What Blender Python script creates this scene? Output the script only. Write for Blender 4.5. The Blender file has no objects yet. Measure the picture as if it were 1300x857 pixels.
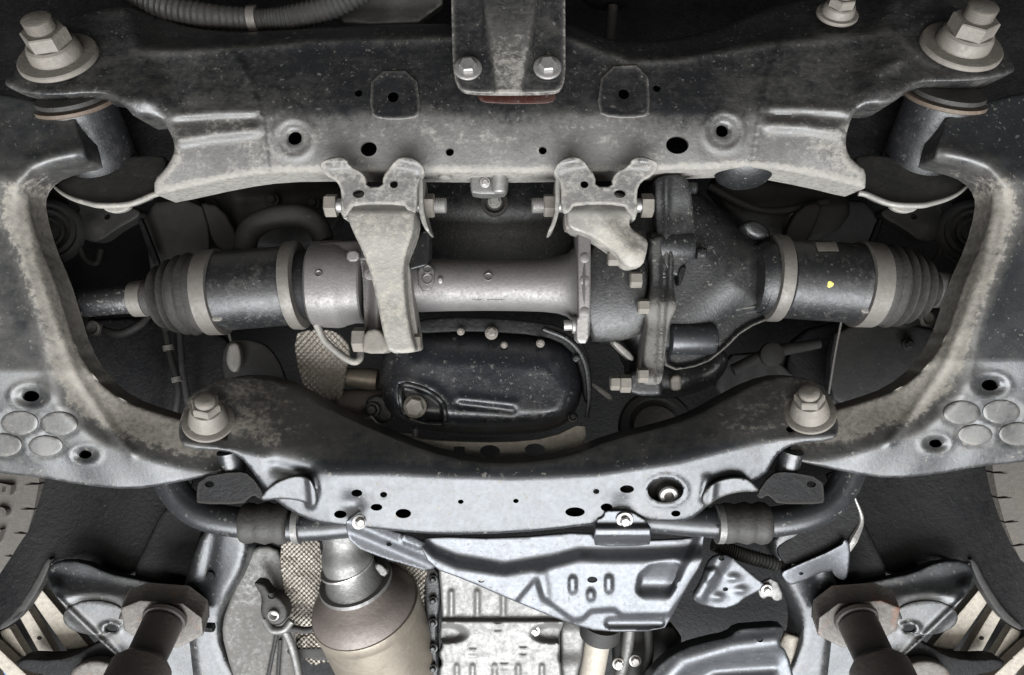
import bpy, bmesh, math, random
import numpy as np
from mathutils import Vector, Matrix
from mathutils.geometry import delaunay_2d_cdt

random.seed(4); rng = np.random.default_rng(7)
SC = bpy.context.scene
COL = SC.collection

# ------------------------------------------------------------------ frame
# Authoring frame: x right, y up, z towards the lens, millimetres, z = 0 on the
# front crossmember's face. The photographer looks up and forward, 35 degrees off the vertical.
F = 946.0; CX, CY = 650.0, 428.5; H = 1.75
TILT = math.radians(35); SN, CS = math.sin(TILT), math.cos(TILT)
DOWN = Vector((0, SN, CS))                       # world "down" in the authoring frame
def P(px, py, z):
    k = (F - z) / F
    return Vector(((px - CX) * k, (CY - py) * k, z))
def K(z): return (F - z) / F                     # mm per pixel at depth z
def W(p): return Vector((p[0], -CS*p[1] + SN*p[2], -SN*p[1] - CS*p[2])) / 1000 + Vector((0, 0, H))
def WA(a):
    a = np.asarray(a, float)
    return np.stack([a[:, 0], -CS*a[:, 1] + SN*a[:, 2], -SN*a[:, 1] - CS*a[:, 2]], 1) / 1000 + np.array([0, 0, H])

# ------------------------------------------------------------------ camera
cam = bpy.data.cameras.new('camera'); cam_o = bpy.data.objects.new('camera', cam); COL.objects.link(cam_o)
cam.sensor_width = 36; cam.lens = 36 * F / 1300; cam.clip_start = .02; cam.clip_end = 60
cam_o.matrix_world = Matrix.Translation(W((0, 0, F))) @ Matrix(((1, 0, 0, 0), (0, -CS, SN, 0), (0, -SN, -CS, 0), (0, 0, 0, 1)))
SC.camera = cam_o

# ------------------------------------------------------------------ light: a vehicle on a lift, daylight from the open end of the bay
wd = bpy.data.worlds.new('World'); SC.world = wd; wd.use_nodes = True
bg = wd.node_tree.nodes['Background']; bg.inputs[0].default_value = (.88, .93, 1, 1); bg.inputs[1].default_value = .03
def area(name, loc, target, sx, sy, power, col):
    l = bpy.data.lights.new(name, 'AREA'); l.shape = 'RECTANGLE'; l.size = sx; l.size_y = sy; l.energy = power; l.color = col
    o = bpy.data.objects.new(name, l); COL.objects.link(o); o.location = loc
    o.rotation_euler = (Vector(target) - Vector(loc)).to_track_quat('-Z', 'Y').to_euler()
    return o
area('bay_door_daylight', (0, 4.0, 1.35), (0, 0, 1.6), 5.0, 2.4, 730, (.945, .972, 1))
area('floor_bounce', (0, 2.3, .02), (0, .1, 1.8), 4.0, 2.2, 62, (1, .965, .91))
SC.view_settings.view_transform = 'Standard'; SC.view_settings.look = 'None'
SC.view_settings.exposure = .12; SC.view_settings.gamma = 1
SC.cycles.max_bounces = 4; SC.cycles.use_denoising = True

# ------------------------------------------------------------------ materials
def mat(name, base, metallic=0., rough=.5, dust=.3, dustcol=(.30, .275, .235), spat=.3, bump=.25, base2=None,
        scale=11., grain=70., spec=.5, rvar=.18, rmid=.32, contrast=3.2, rust=0., coat=0., streak=0., brush=0.):
    m = bpy.data.materials.new(name); m.use_nodes = True
    nt = m.node_tree; N = nt.nodes; L = nt.links; N.clear()
    out = N.new('ShaderNodeOutputMaterial'); b = N.new('ShaderNodeBsdfPrincipled'); L.new(b.outputs[0], out.inputs[0])
    g = N.new('ShaderNodeNewGeometry').outputs['Position']
    def noise(sc, det=5, r=.6, dist=0., vec=g):
        n = N.new('ShaderNodeTexNoise'); n.inputs['Scale'].default_value = sc; n.inputs['Detail'].default_value = det
        n.inputs['Roughness'].default_value = r; n.inputs['Distortion'].default_value = dist; L.new(vec, n.inputs['Vector']); return n.outputs['Fac']
    def math_(op, a, c=None, clamp=False):
        n = N.new('ShaderNodeMath'); n.operation = op; n.use_clamp = clamp
        for i, v in enumerate((a, c)):
            if v is None: continue
            if isinstance(v, (int, float)): n.inputs[i].default_value = v
            else: L.new(v, n.inputs[i])
        return n.outputs[0]
    def mixc(f, a, c):
        n = N.new('ShaderNodeMix'); n.data_type = 'RGBA'
        if isinstance(f, (int, float)): n.inputs[0].default_value = f
        else: L.new(f, n.inputs[0])
        for i, v in ((6, a), (7, c)):
            if isinstance(v, tuple): n.inputs[i].default_value = (*v, 1)
            else: L.new(v, n.inputs[i])
        return n.outputs[2]
    big = noise(scale, 3, .6, .4); mid = noise(scale*4.6, 5, .68, .5); fine = noise(grain*2.2, 2, .7)
    at = N.new('ShaderNodeAttribute'); at.attribute_name = 'dust'  # film level: dirt, plus highlights painted on some edges
    lvl = math_('ADD', at.outputs['Fac'], dust)
    mixn = math_('ADD', math_('ADD', math_('MULTIPLY', big, .30), math_('MULTIPLY', mid, .45)), math_('MULTIPLY', fine, .25))
    if streak:
        mp = N.new('ShaderNodeMapping'); mp.inputs['Scale'].default_value = (9, 60, 60); L.new(g, mp.inputs[0])
        st = noise(1.5, 5, .7, .4, mp.outputs[0])
        mixn = math_('ADD', math_('MULTIPLY', mixn, 1 - streak), math_('MULTIPLY', st, streak))
    ex = math_('ADD', math_('SUBTRACT', mixn, .5), math_('MULTIPLY', math_('SUBTRACT', lvl, .5), .5))
    haze = math_('MULTIPLY', math_('ADD', math_('MULTIPLY', ex, contrast*.55), .40), .62, True)   # thin even film
    haze = math_('MINIMUM', haze, .62)
    cake = math_('MULTIPLY', math_('ADD', math_('MULTIPLY', ex, contrast*2.6), .10), .80, True)    # caked patches on top
    cake = math_('MULTIPLY', cake, math_('ADD', .30, math_('MULTIPLY', fine, 1.1)), True)
    film = math_('MAXIMUM', haze, cake)
    film = math_('MULTIPLY', film, math_('MULTIPLY', math_('ADD', lvl, .12), 3.0, True))
    # dried splashes, two sizes
    wn = N.new('ShaderNodeVectorMath'); wn.operation = 'ADD'
    nz = N.new('ShaderNodeTexNoise'); nz.inputs['Scale'].default_value = 210; nz.inputs['Detail'].default_value = 2; L.new(g, nz.inputs['Vector'])
    sc_ = N.new('ShaderNodeVectorMath'); sc_.operation = 'SCALE'; sc_.inputs['Scale'].default_value = .009; L.new(nz.outputs['Color'], sc_.inputs[0])
    L.new(g, wn.inputs[0]); L.new(sc_.outputs[0], wn.inputs[1])
    drop = None
    for vs_, lim in (((300, .60), (135, .80)) if spat > .35 else ((300, .66),)):
        vo = N.new('ShaderNodeTexVoronoi'); vo.inputs['Scale'].default_value = vs_; vo.inputs['Randomness'].default_value = 1
        L.new(wn.outputs[0], vo.inputs['Vector'])
        sep = N.new('ShaderNodeSeparateColor'); L.new(vo.outputs['Color'], sep.inputs[0])
        rad = math_('SUBTRACT', math_('MULTIPLY', sep.outputs[0], sep.outputs[1]), math_('SUBTRACT', lim, math_('MULTIPLY', big, .75)))
        dd = math_('MULTIPLY', math_('MULTIPLY', math_('SUBTRACT', rad, vo.outputs['Distance']), 4, True), math_('ADD', .2, sep.outputs[2]), True)
        drop = dd if drop is None else math_('MAXIMUM', drop, dd)
    drop = math_('MULTIPLY', drop, spat, True)
    cover = math_('MAXIMUM', film, drop)
    tiny = fine
    b2 = base2 or tuple(c * .72 for c in base)
    col = mixc(math_('MULTIPLY', math_('SUBTRACT', fine, .35), 2.2, True), base, b2)
    if rust:
        rmask = math_('MULTIPLY', math_('SUBTRACT', noise(26, 6, .7, .8), 1 - rust), 7, True)
        col = mixc(rmask, col, mixc(fine, (.20, .075, .03), (.09, .035, .018)))
    dc = mixc(noise(33, 4), dustcol, tuple(c * .68 for c in dustcol))
    L.new(mixc(cover, col, dc), b.inputs['Base Color'])
    met = math_('MULTIPLY', math_('SUBTRACT', 1, cover), metallic)
    if rust: met = math_('MULTIPLY', met, math_('SUBTRACT', 1, rmask))
    L.new(met, b.inputs['Metallic'])
    rr = math_('ADD', math_('ADD', rough - rvar*.5 - rmid*.5, math_('MULTIPLY', fine, rvar)), math_('MULTIPLY', mid, rmid))
    L.new(math_('ADD', math_('MULTIPLY', cover, .9 - rough), rr, True), b.inputs['Roughness'])
    b.inputs['Specular IOR Level'].default_value = spec
    if coat: b.inputs['Coat Weight'].default_value = coat; b.inputs['Coat Roughness'].default_value = .25
    bn = N.new('ShaderNodeBump'); bn.inputs['Strength'].default_value = bump; bn.inputs['Distance'].default_value = .0012
    hsum = math_('ADD', math_('ADD', math_('MULTIPLY', cover, .8), math_('MULTIPLY', tiny, .55)), math_('MULTIPLY', fine, .9))
    L.new(hsum, bn.inputs['Height']); L.new(bn.outputs[0], b.inputs['Normal'])
    return m

DUST = (.20, .188, .168)
M = dict(
 paint=mat('black_chassis_paint', (.012, .0122, .013), .0, .40, -.02, DUST, .42, .22, spec=.7, streak=.18),
 bluepaint=mat('satin_chassis_paint', (.034, .0355, .038), .55, .35, .0, (.185, .168, .142), .5, .10, spec=.7, streak=.2, rvar=.07, rmid=.16, contrast=3.2),
 sleeve=mat('dusted_black_sleeve', (.010, .0102, .0115), .0, .45, .14, (.085, .079, .07), .5, .15, contrast=3.4, grain=130, spec=.5),
 dusty=mat('dusty_steel', (.16, .155, .145), .45, .50, .55, (.27, .25, .215), .6, .22, contrast=2.6),
 fastener=mat('dust_coated_fastener', (.125, .113, .098), .3, .55, .62, (.148, .132, .112), .3, .22, contrast=2.0, grain=60),
 zinc=mat('zinc_plated_steel', (.30, .29, .28), .75, .40, .3, (.24, .225, .20), .3, .2),
 alu=mat('cast_aluminium', (.135, .126, .123), .60, .47, .25, (.085, .08, .08), .2, .2, grain=120, contrast=1.9),
 iron=mat('black_cast_iron', (.008, .0082, .0088), .0, .46, .05, (.10, .094, .084), .8, .24, grain=110, spec=.5),
 cup=mat('mottled_joint_cup', (.011, .011, .0115), .1, .42, .22, (.115, .108, .096), .5, .2, contrast=5.5, scale=20),
 pan=mat('black_oil_pan_paint', (.016, .017, .02), .25, .34, .06, (.115, .108, .096), .6, .18, contrast=3.6, scale=20, spec=.8),
 bright=mat('galvanised_sheet', (.070, .073, .079), .7, .36, .10, (.12, .115, .105), .4, .08, contrast=2.4, streak=.35, rvar=.06, rmid=.10),
 rubber=mat('dusty_rubber', (.012, .0117, .0113), .0, .6, .28, (.085, .077, .068), .3, .4, contrast=2.2, spec=.35),
 band=mat('clamp_band_steel', (.10, .092, .082), .4, .48, .45, (.105, .096, .083), .2, .2, contrast=1.8),
 exhaust=mat('heat_tinted_stainless', (.205, .178, .143), .75, .40, .35, (.195, .172, .14), .1, .15, contrast=1.4, scale=6),
 exhaust_dark=mat('burnt_exhaust_cone', (.13, .109, .098), .4, .5, .25, (.14, .12, .107), .1, .25, contrast=1.4, scale=6),
 foil=mat('embossed_heat_foil', (.20, .18, .155), .7, .45, .35, (.165, .147, .122), .1, .15, contrast=1.6),
 rust=mat('rusty_plate', (.105, .096, .088), .35, .55, .40, (.145, .125, .108), .4, .4, rust=.44, contrast=2.2),
 bronze=mat('brown_painted_post', (.045, .038, .034), .1, .45, .25, (.11, .092, .08), .2, .3, spec=.6),
 cream=mat('cream_painted_steel', (.30, .27, .225), .1, .5, .34, (.14, .122, .10), .5, .3, contrast=3.0),
 tyre=mat('mud_filmed_tyre', (.03, .027, .023), .0, .8, .60, (.09, .078, .064), .3, .5, contrast=2.0),
 pale=mat('pale_primer', (.62, .57, .48), .0, .5, .15, (.30, .26, .21), .3, .2),
 primer=mat('dark_red_primer', (.045, .016, .012), .0, .5, .10, DUST, .5, .2),
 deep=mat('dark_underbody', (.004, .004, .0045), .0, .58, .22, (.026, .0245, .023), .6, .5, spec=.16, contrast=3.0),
 deepgrey=mat('grey_underbody', (.015, .015, .0155), .0, .6, .38, (.085, .079, .071), .5, .3, contrast=2.6, spec=.22),
 rustring=mat('rusty_bushing_ring', (.07, .052, .04), .2, .6, .45, (.16, .118, .08), .1, .3),
 yellow=mat('yellow_paint_mark', (.62, .52, .12), .0, .5, .05, DUST, .0, .05),
 label=mat('pale_paper_label', (.20, .185, .16), .0, .7, .4, (.14, .13, .115), .3, .1),
 panel=mat('dull_silver_panel', (.125, .123, .118), .55, .44, .36, (.095, .09, .082), .5, .25, contrast=3.0),
 blue=mat('blue_paint', (.10, .20, .36), .0, .5, .1, DUST, .0, .05),
)

# ------------------------------------------------------------------ object helpers
def tag(o, label=None, cat=None, group=None, kind=None):
    if label: o['label'] = label
    if cat: o['category'] = cat
    if group: o['group'] = group
    if kind: o['kind'] = kind
    return o
def thing(name, at, label, cat, group=None):
    o = bpy.data.objects.new(name, None); COL.objects.link(o); o.empty_display_size = .05
    o.location = W(at); return tag(o, label, cat, group)
def root_loc(o):
    v = Vector((0, 0, 0))
    while o is not None: v += o.location; o = o.parent
    return v
def emit(name, verts, faces, m, parent=None, dust=None, angle=38, world=False):
    v = np.asarray(verts, float) if world else WA(verts)
    base = np.array(root_loc(parent)) if parent else v.mean(0)
    me = bpy.data.meshes.new(name); me.from_pydata((v - base).tolist(), [], [list(f) for f in faces]); me.update()
    me.polygons.foreach_set('use_smooth', [True] * len(me.polygons))
    me.set_sharp_from_angle(angle=math.radians(angle))
    if dust is not None:
        a = me.attributes.new('dust', 'FLOAT', 'POINT'); a.data.foreach_set('value', np.asarray(dust, np.float32))
    me.materials.append(M[m] if isinstance(m, str) else m)
    o = bpy.data.objects.new(name, me); COL.objects.link(o)
    if parent: o.parent = parent
    else: o.location = base
    return o

def ss(a, b, x): t = np.clip((x - a) / (b - a), 0, 1); return t * t * (3 - 2 * t)
def roll(d, r): t = np.clip(1 - d / r, 0, 1); return r * (1 - np.sqrt(np.maximum(0, 1 - t * t)))
def segd(px, py, poly, closed=False):
    """distance of points to a polyline"""
    pl = np.asarray(poly, float); a = pl if closed else pl[:-1]; b = np.roll(pl, -1, 0) if closed else pl[1:]
    best = np.full(px.shape, 1e9)
    for (ax, ay), (bx, by) in zip(a, b):
        dx, dy = bx - ax, by - ay; l2 = dx*dx + dy*dy + 1e-9
        t = np.clip(((px - ax)*dx + (py - ay)*dy) / l2, 0, 1)
        np.minimum(best, (px - ax - t*dx)**2 + (py - ay - t*dy)**2, out=best)
    return np.sqrt(best)
def inside(px, py, poly):
    r = np.zeros(px.shape, bool); n = len(poly)
    for i in range(n):
        x1, y1 = poly[i]; x2, y2 = poly[(i + 1) % n]
        if y1 == y2: continue
        c = (y1 > py) != (y2 > py)
        r ^= c & (px < (x2 - x1) * (py - y1) / (y2 - y1) + x1)
    return r
def sdist(px, py, poly):
    d = segd(px, py, poly, True); return np.where(inside(px, py, poly), d, -d)
def chaikin(p, n, closed=True):
    p = [tuple(map(float, q)) for q in p]
    for _ in range(n):
        q = []
        for i in range(len(p) if closed else len(p) - 1):
            a, b = p[i], p[(i + 1) % len(p)]
            q += [tuple(.75*u + .25*v for u, v in zip(a, b)), tuple(.25*u + .75*v for u, v in zip(a, b))]
        p = q if closed else [p[0]] + q + [p[-1]]
    return p
def resample(p, step):
    out = []
    for i in range(len(p)):
        a, b = p[i], p[(i + 1) % len(p)]; l = math.hypot(b[0]-a[0], b[1]-a[1])
        if l < 1e-6: continue
        n = max(1, round(l / step))
        out += [(a[0] + (b[0]-a[0])*k/n, a[1] + (b[1]-a[1])*k/n) for k in range(n)]
    return out
def ell(cx, cy, rx, ry=None, n=20, rot=0):
    ry = ry or rx; c, s = math.cos(rot), math.sin(rot)
    return [(cx + rx*math.cos(a)*c - ry*math.sin(a)*s, cy + rx*math.cos(a)*s + ry*math.sin(a)*c) for a in (2*math.pi*i/n for i in range(n))]

def relief(name, outline, zf, m, parent=None, holes=(), step=5, rnd=2, thick=6, hole_depth=5, back=False, rim=0, dust=None, angle=62, lean=None):
    """pressed sheet or casting: the outline filled with a fine mesh whose depth is zf(x, y, d), d = distance to the outline,
    with rolled rim, edge thickness, cut holes and, when back, a closed rear wall"""
    ol = resample(chaikin(outline, rnd) if rnd else list(outline), step)
    loops = [ol] + [list(h) for h in holes]
    arr = np.array(ol); x0, y0 = arr.min(0); x1, y1 = arr.max(0)
    gx, gy = np.meshgrid(np.arange(x0, x1 + step, step), np.arange(y0, y1 + step, step * .9))
    gx = gx + (np.arange(gx.shape[0]) % 2 * step * .5)[:, None]
    gx, gy = gx.ravel(), gy.ravel()
    cand = [np.stack([gx, gy], 1)]; need = [np.full(len(gx), step * .55)]
    if rim:
        nx = np.roll(arr, -1, 0) - np.roll(arr, 1, 0); nx /= np.linalg.norm(nx, axis=1)[:, None] + 1e-9
        for k in (.1, .35, .75):
            for s in (1, -1):
                q = arr + s * rim * k * np.stack([-nx[:, 1], nx[:, 0]], 1)
                cand.append(q); need.append(np.full(len(q), rim * k * .85))
    c = np.concatenate(cand); nd = np.concatenate(need)
    ok = inside(c[:, 0], c[:, 1], ol) & (segd(c[:, 0], c[:, 1], ol, True) >= nd)
    for h in loops[1:]:
        hm = np.array(h)
        near = (c[:, 0] > hm[:, 0].min()-step*3) & (c[:, 0] < hm[:, 0].max()+step*3) & (c[:, 1] > hm[:, 1].min()-step*3) & (c[:, 1] < hm[:, 1].max()+step*3) & ok
        i = np.where(near)[0]
        if len(i): ok[i] &= (~inside(c[i, 0], c[i, 1], h)) & (segd(c[i, 0], c[i, 1], h, True) > step * .45)
    c = c[ok]
    pts, edges, base = [], [], 0
    for lp in loops:
        pts += lp; edges += [(base + i, base + (i + 1) % len(lp)) for i in range(len(lp))]; base += len(lp)
    pts += [tuple(q) for q in c]
    vv, ee, ff, *_ = delaunay_2d_cdt([Vector(q) for q in pts], edges, [], 0, 1e-5)
    V = np.array([(v.x, v.y) for v in vv]); T = np.array([f for f in ff if len(f) == 3])
    ct = V[T].mean(1); keep = inside(ct[:, 0], ct[:, 1], ol)
    for h in loops[1:]: keep &= ~inside(ct[:, 0], ct[:, 1], h)
    T = T[keep]
    a, b_, c_ = V[T[:, 0]], V[T[:, 1]], V[T[:, 2]]
    flip = ((b_-a)[:, 0]*(c_-a)[:, 1] - (b_-a)[:, 1]*(c_-a)[:, 0]) > 0
    T[flip] = T[flip][:, ::-1]
    d = segd(V[:, 0], V[:, 1], ol, True)
    z = np.broadcast_to(zf(V[:, 0], V[:, 1], d), d.shape).astype(float)
    if rim: z = z - roll(d, rim)
    k = (F - z) / F
    verts = np.stack([(V[:, 0]-CX)*k, (CY-V[:, 1])*k, z], 1)
    cnt = {}
    for t in T:
        for i in range(3):
            e = (int(t[i]), int(t[(i+1) % 3])); cnt[e] = cnt.get(e, 0) + 1
    bd = [e for e in cnt if (e[1], e[0]) not in cnt]
    faces = [tuple(map(int, t)) for t in T]
    vl = verts.tolist(); ids = {}
    on_outer = {i for e in bd for i in e if d[i] < .05}
    ln = lean or (0, 0)
    def bk(i):
        if i not in ids:
            t = thick if i in on_outer else hole_depth
            x, y, zz = vl[i]; ids[i] = len(vl); vl.append([x + ln[0]*t, y + ln[1]*t, zz - t])
        return ids[i]
    for i, j in bd: faces.append((j, i, bk(i), bk(j)))
    dv = None
    if back:
        lp = ol
        # rear wall: a fan of the outline triangulated without the holes
        vv2, _, ff2, *_ = delaunay_2d_cdt([Vector(q) for q in ol], [(i, (i+1) % len(ol)) for i in range(len(ol))], [], 0, 1e-5)
        V2 = np.array([(v.x, v.y) for v in vv2]); zb = zf(V2[:, 0], V2[:, 1], np.zeros(len(V2))); zb = np.broadcast_to(zb, (len(V2),)) - thick + .5 - (rim or 0)
        k2 = (F - zb - thick + .5) / F; b0 = len(vl)
        kk = (F - (zb + thick - .5)) / F
        for i in range(len(V2)): vl.append([(V2[i, 0]-CX)*kk[i], (CY-V2[i, 1])*kk[i], zb[i]])
        for f in ff2:
            if len(f) == 3:
                q = V2[list(f)].mean(0)
                if inside(np.array([q[0]]), np.array([q[1]]), ol)[0]: faces.append(tuple(b0 + i for i in f))
    if dust is not None:
        dv = np.zeros(len(vl)); dd = np.broadcast_to(dust(V[:, 0], V[:, 1], d), d.shape); dv[:len(dd)] = dd
        for i, j in ids.items(): dv[j] = dd[i]
    return emit(name, vl, faces, m, parent, dv, angle)

def frame(ax):
    ax = Vector(ax).normalized(); u = ax.cross(Vector((0, 0, 1)))
    if u.length < .05: u = ax.cross(Vector((1, 0, 0)))
    u.normalize(); return ax, u, ax.cross(u).normalized()
def lathe_geo(p0, ax, prof, n=40, mod=None, spin=0.):
    ax, u, w = frame(ax); p0 = Vector(p0); vs, fs = [], []
    for t, r in prof:
        for i in range(n):
            a = 2*math.pi*i/n + spin; rr = r * (mod(a, t) if mod else 1)
            vs.append(tuple(p0 + ax*t + (u*math.cos(a) + w*math.sin(a))*rr))
    for k in range(len(prof)-1):
        for i in range(n):
            j = (i+1) % n; fs.append((k*n+i, k*n+j, (k+1)*n+j, (k+1)*n+i))
    for k, rev in ((0, True), (len(prof)-1, False)):
        if prof[k][1] > 1e-3:
            ring = tuple(k*n+i for i in range(n)); fs.append(ring[::-1] if rev else ring)
    return vs, fs
def lathe(name, p0, ax, prof, m, parent=None, n=40, mod=None, spin=0., angle=38):
    v, f = lathe_geo(p0, ax, prof, n, mod, spin); return emit(name, v, f, m, parent, None, angle)
def spline(pts, n=8):
    p = [Vector(q) for q in pts]; p = [p[0]*2-p[1]] + p + [p[-1]*2-p[-2]]; out = []
    for i in range(1, len(p)-2):
        for k in range(n):
            t = k/n; out.append(.5*((2*p[i]) + (p[i+1]-p[i-1])*t + (2*p[i-1]-5*p[i]+4*p[i+1]-p[i+2])*t*t + (3*p[i]-p[i-1]-3*p[i+1]+p[i+2])*t**3))
    return out + [p[-2]]
def tube(name, pts, r, m, parent=None, n=16, sub=8, rfun=None, angle=38, flat=1.):
    c = spline(pts, sub); rs = r if isinstance(r, (list, tuple)) else [r]*len(pts)
    vs, fs = [], []; u = None
    for i, p in enumerate(c):
        tg = (c[min(i+1, len(c)-1)] - c[max(i-1, 0)]).normalized()
        if u is None: u = frame(tg)[1]
        u = (u - tg*u.dot(tg)).normalized(); w = tg.cross(u)
        q = i/sub; k = min(int(q), len(rs)-2); rr = rs[k] + (rs[k+1]-rs[k])*(q-k)
        if rfun: rr *= rfun(i/(len(c)-1))
        for a in range(n):
            t = 2*math.pi*a/n; vs.append(tuple(p + u*math.cos(t)*rr + w*math.sin(t)*rr*flat))
    for k in range(len(c)-1):
        for i in range(n):
            j = (i+1) % n; fs.append((k*n+i, k*n+j, (k+1)*n+j, (k+1)*n+i))
    fs.append(tuple(range(n))[::-1]); fs.append(tuple((len(c)-1)*n+i for i in range(n)))
    return emit(name, vs, fs, m, parent, None, angle)
def hexprof(r, h, c=1.5): return [(0, r), (h-c, r), (h, r-c*1.2)]
def hexagon(name, p0, ax, r, h, m, parent, spin=.3, dome=False):
    o = lathe(name, p0, ax, hexprof(r, h), m, parent, n=6, spin=spin, angle=25); return o
def thread(name, p0, ax, r, h, m, parent, pitch=2.4):
    prof = []; t = 0
    while t < h-2: prof += [(t, r), (t + pitch*.5, r*.9)]; t += pitch
    prof += [(h-1.5, r), (h, r*.8)]
    return lathe(name, p0, ax, prof, m, parent, n=24, angle=50)
def bolt_head(name, px, py, z, ax, rw, rh, h, m, parent, wash=True, spin=.3):
    """flanged hexagon head on a face: one part with its washer as a sub-part"""
    k = K(z); p0 = P(px, py, z); axn = Vector(ax).normalized()
    hd = hexagon(name, p0 + axn*(2.0*k), axn, rh*k, h*k, m, parent, spin)
    if wash: lathe('washer', p0, axn, [(0, rw*k), (1.6*k, rw*k), (2.6*k, rw*.94*k), (3.0*k, rw*.8*k)], m, hd, n=32)
    return hd
def slab(name, quad, zfront, depth, m, parent=None, rim=1.5, rnd=1, step=6, **kw):
    zf = zfront if callable(zfront) else (lambda x, y, d: np.full(x.shape, float(zfront)))
    return relief(name, quad, zf, m, parent, thick=depth, rim=rim, rnd=rnd, step=step, **kw)
def itp(pts):
    xs, ys = zip(*pts); return lambda x: np.interp(x, xs, ys)
def g(x, w): return np.exp(-(x/w)**2)
def MX(side, pts, dy=False):
    """left-hand pixel outline to the chosen hand"""
    if side < 0: return [tuple(map(float, q)) for q in pts]
    return [(1296 - x, y - (14*float(ss(300, 500, y)) if dy else 0)) for x, y in pts][::-1]
def mx(side, x): return x if side < 0 else 1296 - x

def ray_cyl(px, py, p0, axn, r, lift):
    z = p0[2] + r + 12
    while z > p0[2] - r:
        q = P(px, py, z); d = q - p0; d = d - axn*d.dot(axn)
        if d.length <= r: return q + d.normalized()*lift
        z -= .25
    return q

# ================================================================== setting: the underbody above everything
def zun(x, y, d):
    return -430 + 10*np.sin(x/95.) + 14*g((x-650) % 260 - 130, 26) + 8*g((y+60) % 190 - 95, 20)
o = relief('underbody_floor', [(-900, -700), (2200, -700), (2200, 1500), (-900, 1500)], zun, 'deep', None, step=24, rnd=0, thick=30)
tag(o, kind='structure')

# ================================================================== front crossmember
ycrease = itp([(0, 112), (120, 84), (170, 66), (245, 63), (330, 60), (400, 52), (570, 48), (720, 48), (765, 66), (800, 78), (860, 76), (985, 55), (1080, 47), (1130, 40), (1180, 84), (1300, 112)])
def band(x, y, poly, w): return g(segd(x, y, poly), w)
PADL = [(472, 90), (528, 89), (535, 145), (522, 152), (482, 152), (469, 144)]
PADR = [(765, 84), (822, 82), (826, 143), (815, 150), (777, 150), (757, 143)]
def zbeam(x, y, d):
    s = 147.
    up = np.where(y < s, (s - y), 0)
    z = -0.55*np.sqrt(up*up + 144) + 0.55*12
    lo = np.maximum(0, y - s)
    z = z - 0.0016*lo*lo - .05*lo
    yc = ycrease(x); a = np.maximum(0, yc - y)
    z = z - .9*a + 2.5*g(y - yc, 6)
    # box ends: pressed ridge and shelf towards the mounts
    fade = ss(210, 232, x)*ss(340, 318, x) + ss(962, 984, x)*ss(1084, 1062, x)
    for pl, h, w in (([(200, 182), (270, 170), (345, 163)], 7, 7), ([(1090, 172), (1020, 160), (960, 158)], 7, 7),
                     ([(200, 158), (270, 152), (345, 150)], -4.5, 5), ([(1090, 152), (1020, 146), (960, 146)], -4.5, 5), ([(200, 147), (270, 143), (345, 141)], 2.5, 5), ([(1090, 141), (1020, 137), (960, 137)], 2.5, 5)):
        z = z + h*fade*band(x, y, pl, w)
    xsl = np.interp(y, [40, 62, 95, 150, 219], [282, 290, 312, 334, 341]); xsr = np.interp(y, [40, 60, 120, 160, 208], [994, 988, 970, 962, 955])
    endw = ss(xsl+2, xsl-2, x) + ss(xsr-2, xsr+2, x)
    z = z + endw*3.0 + 1.0*np.sin(x/21.)*np.sin(y/17.)*endw
    # weld seams and stamped tabs
    for pl in ([(290, 62), (312, 95), (334, 150), (341, 219)], [(988, 60), (970, 120), (962, 160), (955, 208)], [(300, 70), (322, 110)]):
        z = z + 2.4*band(x, y, pl, 3.6)*(1 + .45*np.sin(y*1.1))
    z = z - 3*g(np.hypot(x-499, y-122), 15) - 3*g(np.hypot(x-792, y-118), 15)
    # dished bosses
    for bx, by in ((373, 175), (919, 166)):
        r = np.hypot(x-bx, y-by); z = z + 2.8*g(r-24, 5) - 4*g(r, 17) + 2.4*g(r-13, 3)
    # mount plates at both ends: level steel, so they tilt from this view
    for cx, yy in ((75, 108), (1222, 98)):
        w = ss(150, 105, np.abs(x - cx) + .25*np.maximum(0, yy-y))*ss(160, 128, y)
        zp = 4 + .70*np.minimum(y - yy, 18)
        z = z*(1-w) + zp*w
    # stiffening web beside the right mount
    z = z + 6*band(x, y, [(1138, 40), (1145, 75), (1120, 88)], 8) + 4*band(x, y, [(1160, 30), (1180, 22), (1190, 16)], 5)
    z = z + 5*band(x, y, [(170, 50), (180, 62), (250, 65)], 12)
    return z + .5*np.sin(x/31.+y/40.) + .35*np.sin(x/13.-y/19.)
beam_out = [(6, 102), (14, 92), (36, 70), (60, 45), (95, 18), (150, 6), (200, 20), (240, 36), (300, 42), (330, 40), (400, 36), (460, 32), (575, 30), (718, 28), (735, 34), (765, 48),
 (800, 54), (850, 50), (900, 40), (945, 22), (980, 8), (1010, 0), (1060, -12), (1130, -28), (1200, -24), (1245, 10), (1272, 60), (1288, 84), (1286, 94), (1240, 103), (1200, 104), (1170, 104), (1152, 113),
 (1138, 128), (1122, 134), (1100, 133), (1085, 142), (1077, 160), (1073, 180), (1077, 198), (1090, 210), (1099, 216), (1099, 238), (1096, 240), (1040, 226), (965, 212), (880, 216), (760, 219),
 (640, 221), (540, 220), (430, 219), (345, 220), (290, 228), (200, 248), (196, 246), (196, 228), (210, 214), (220, 198), (222, 182), (214, 164), (203, 152), (188, 148), (172, 150), (160, 136),
 (142, 121), (118, 118), (70, 122), (30, 119), (8, 110)]
bh = [ell(468, 189, 10.5, 9.5), ell(860, 184, 14.5, 11.5), ell(571, 193, 5.2), ell(689, 191, 5.2), ell(374, 175, 9), ell(917, 166, 8), ell(499, 123, 8), ell(792, 119, 7), ell(455, 118, 5), ell(834, 112, 5)]
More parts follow.
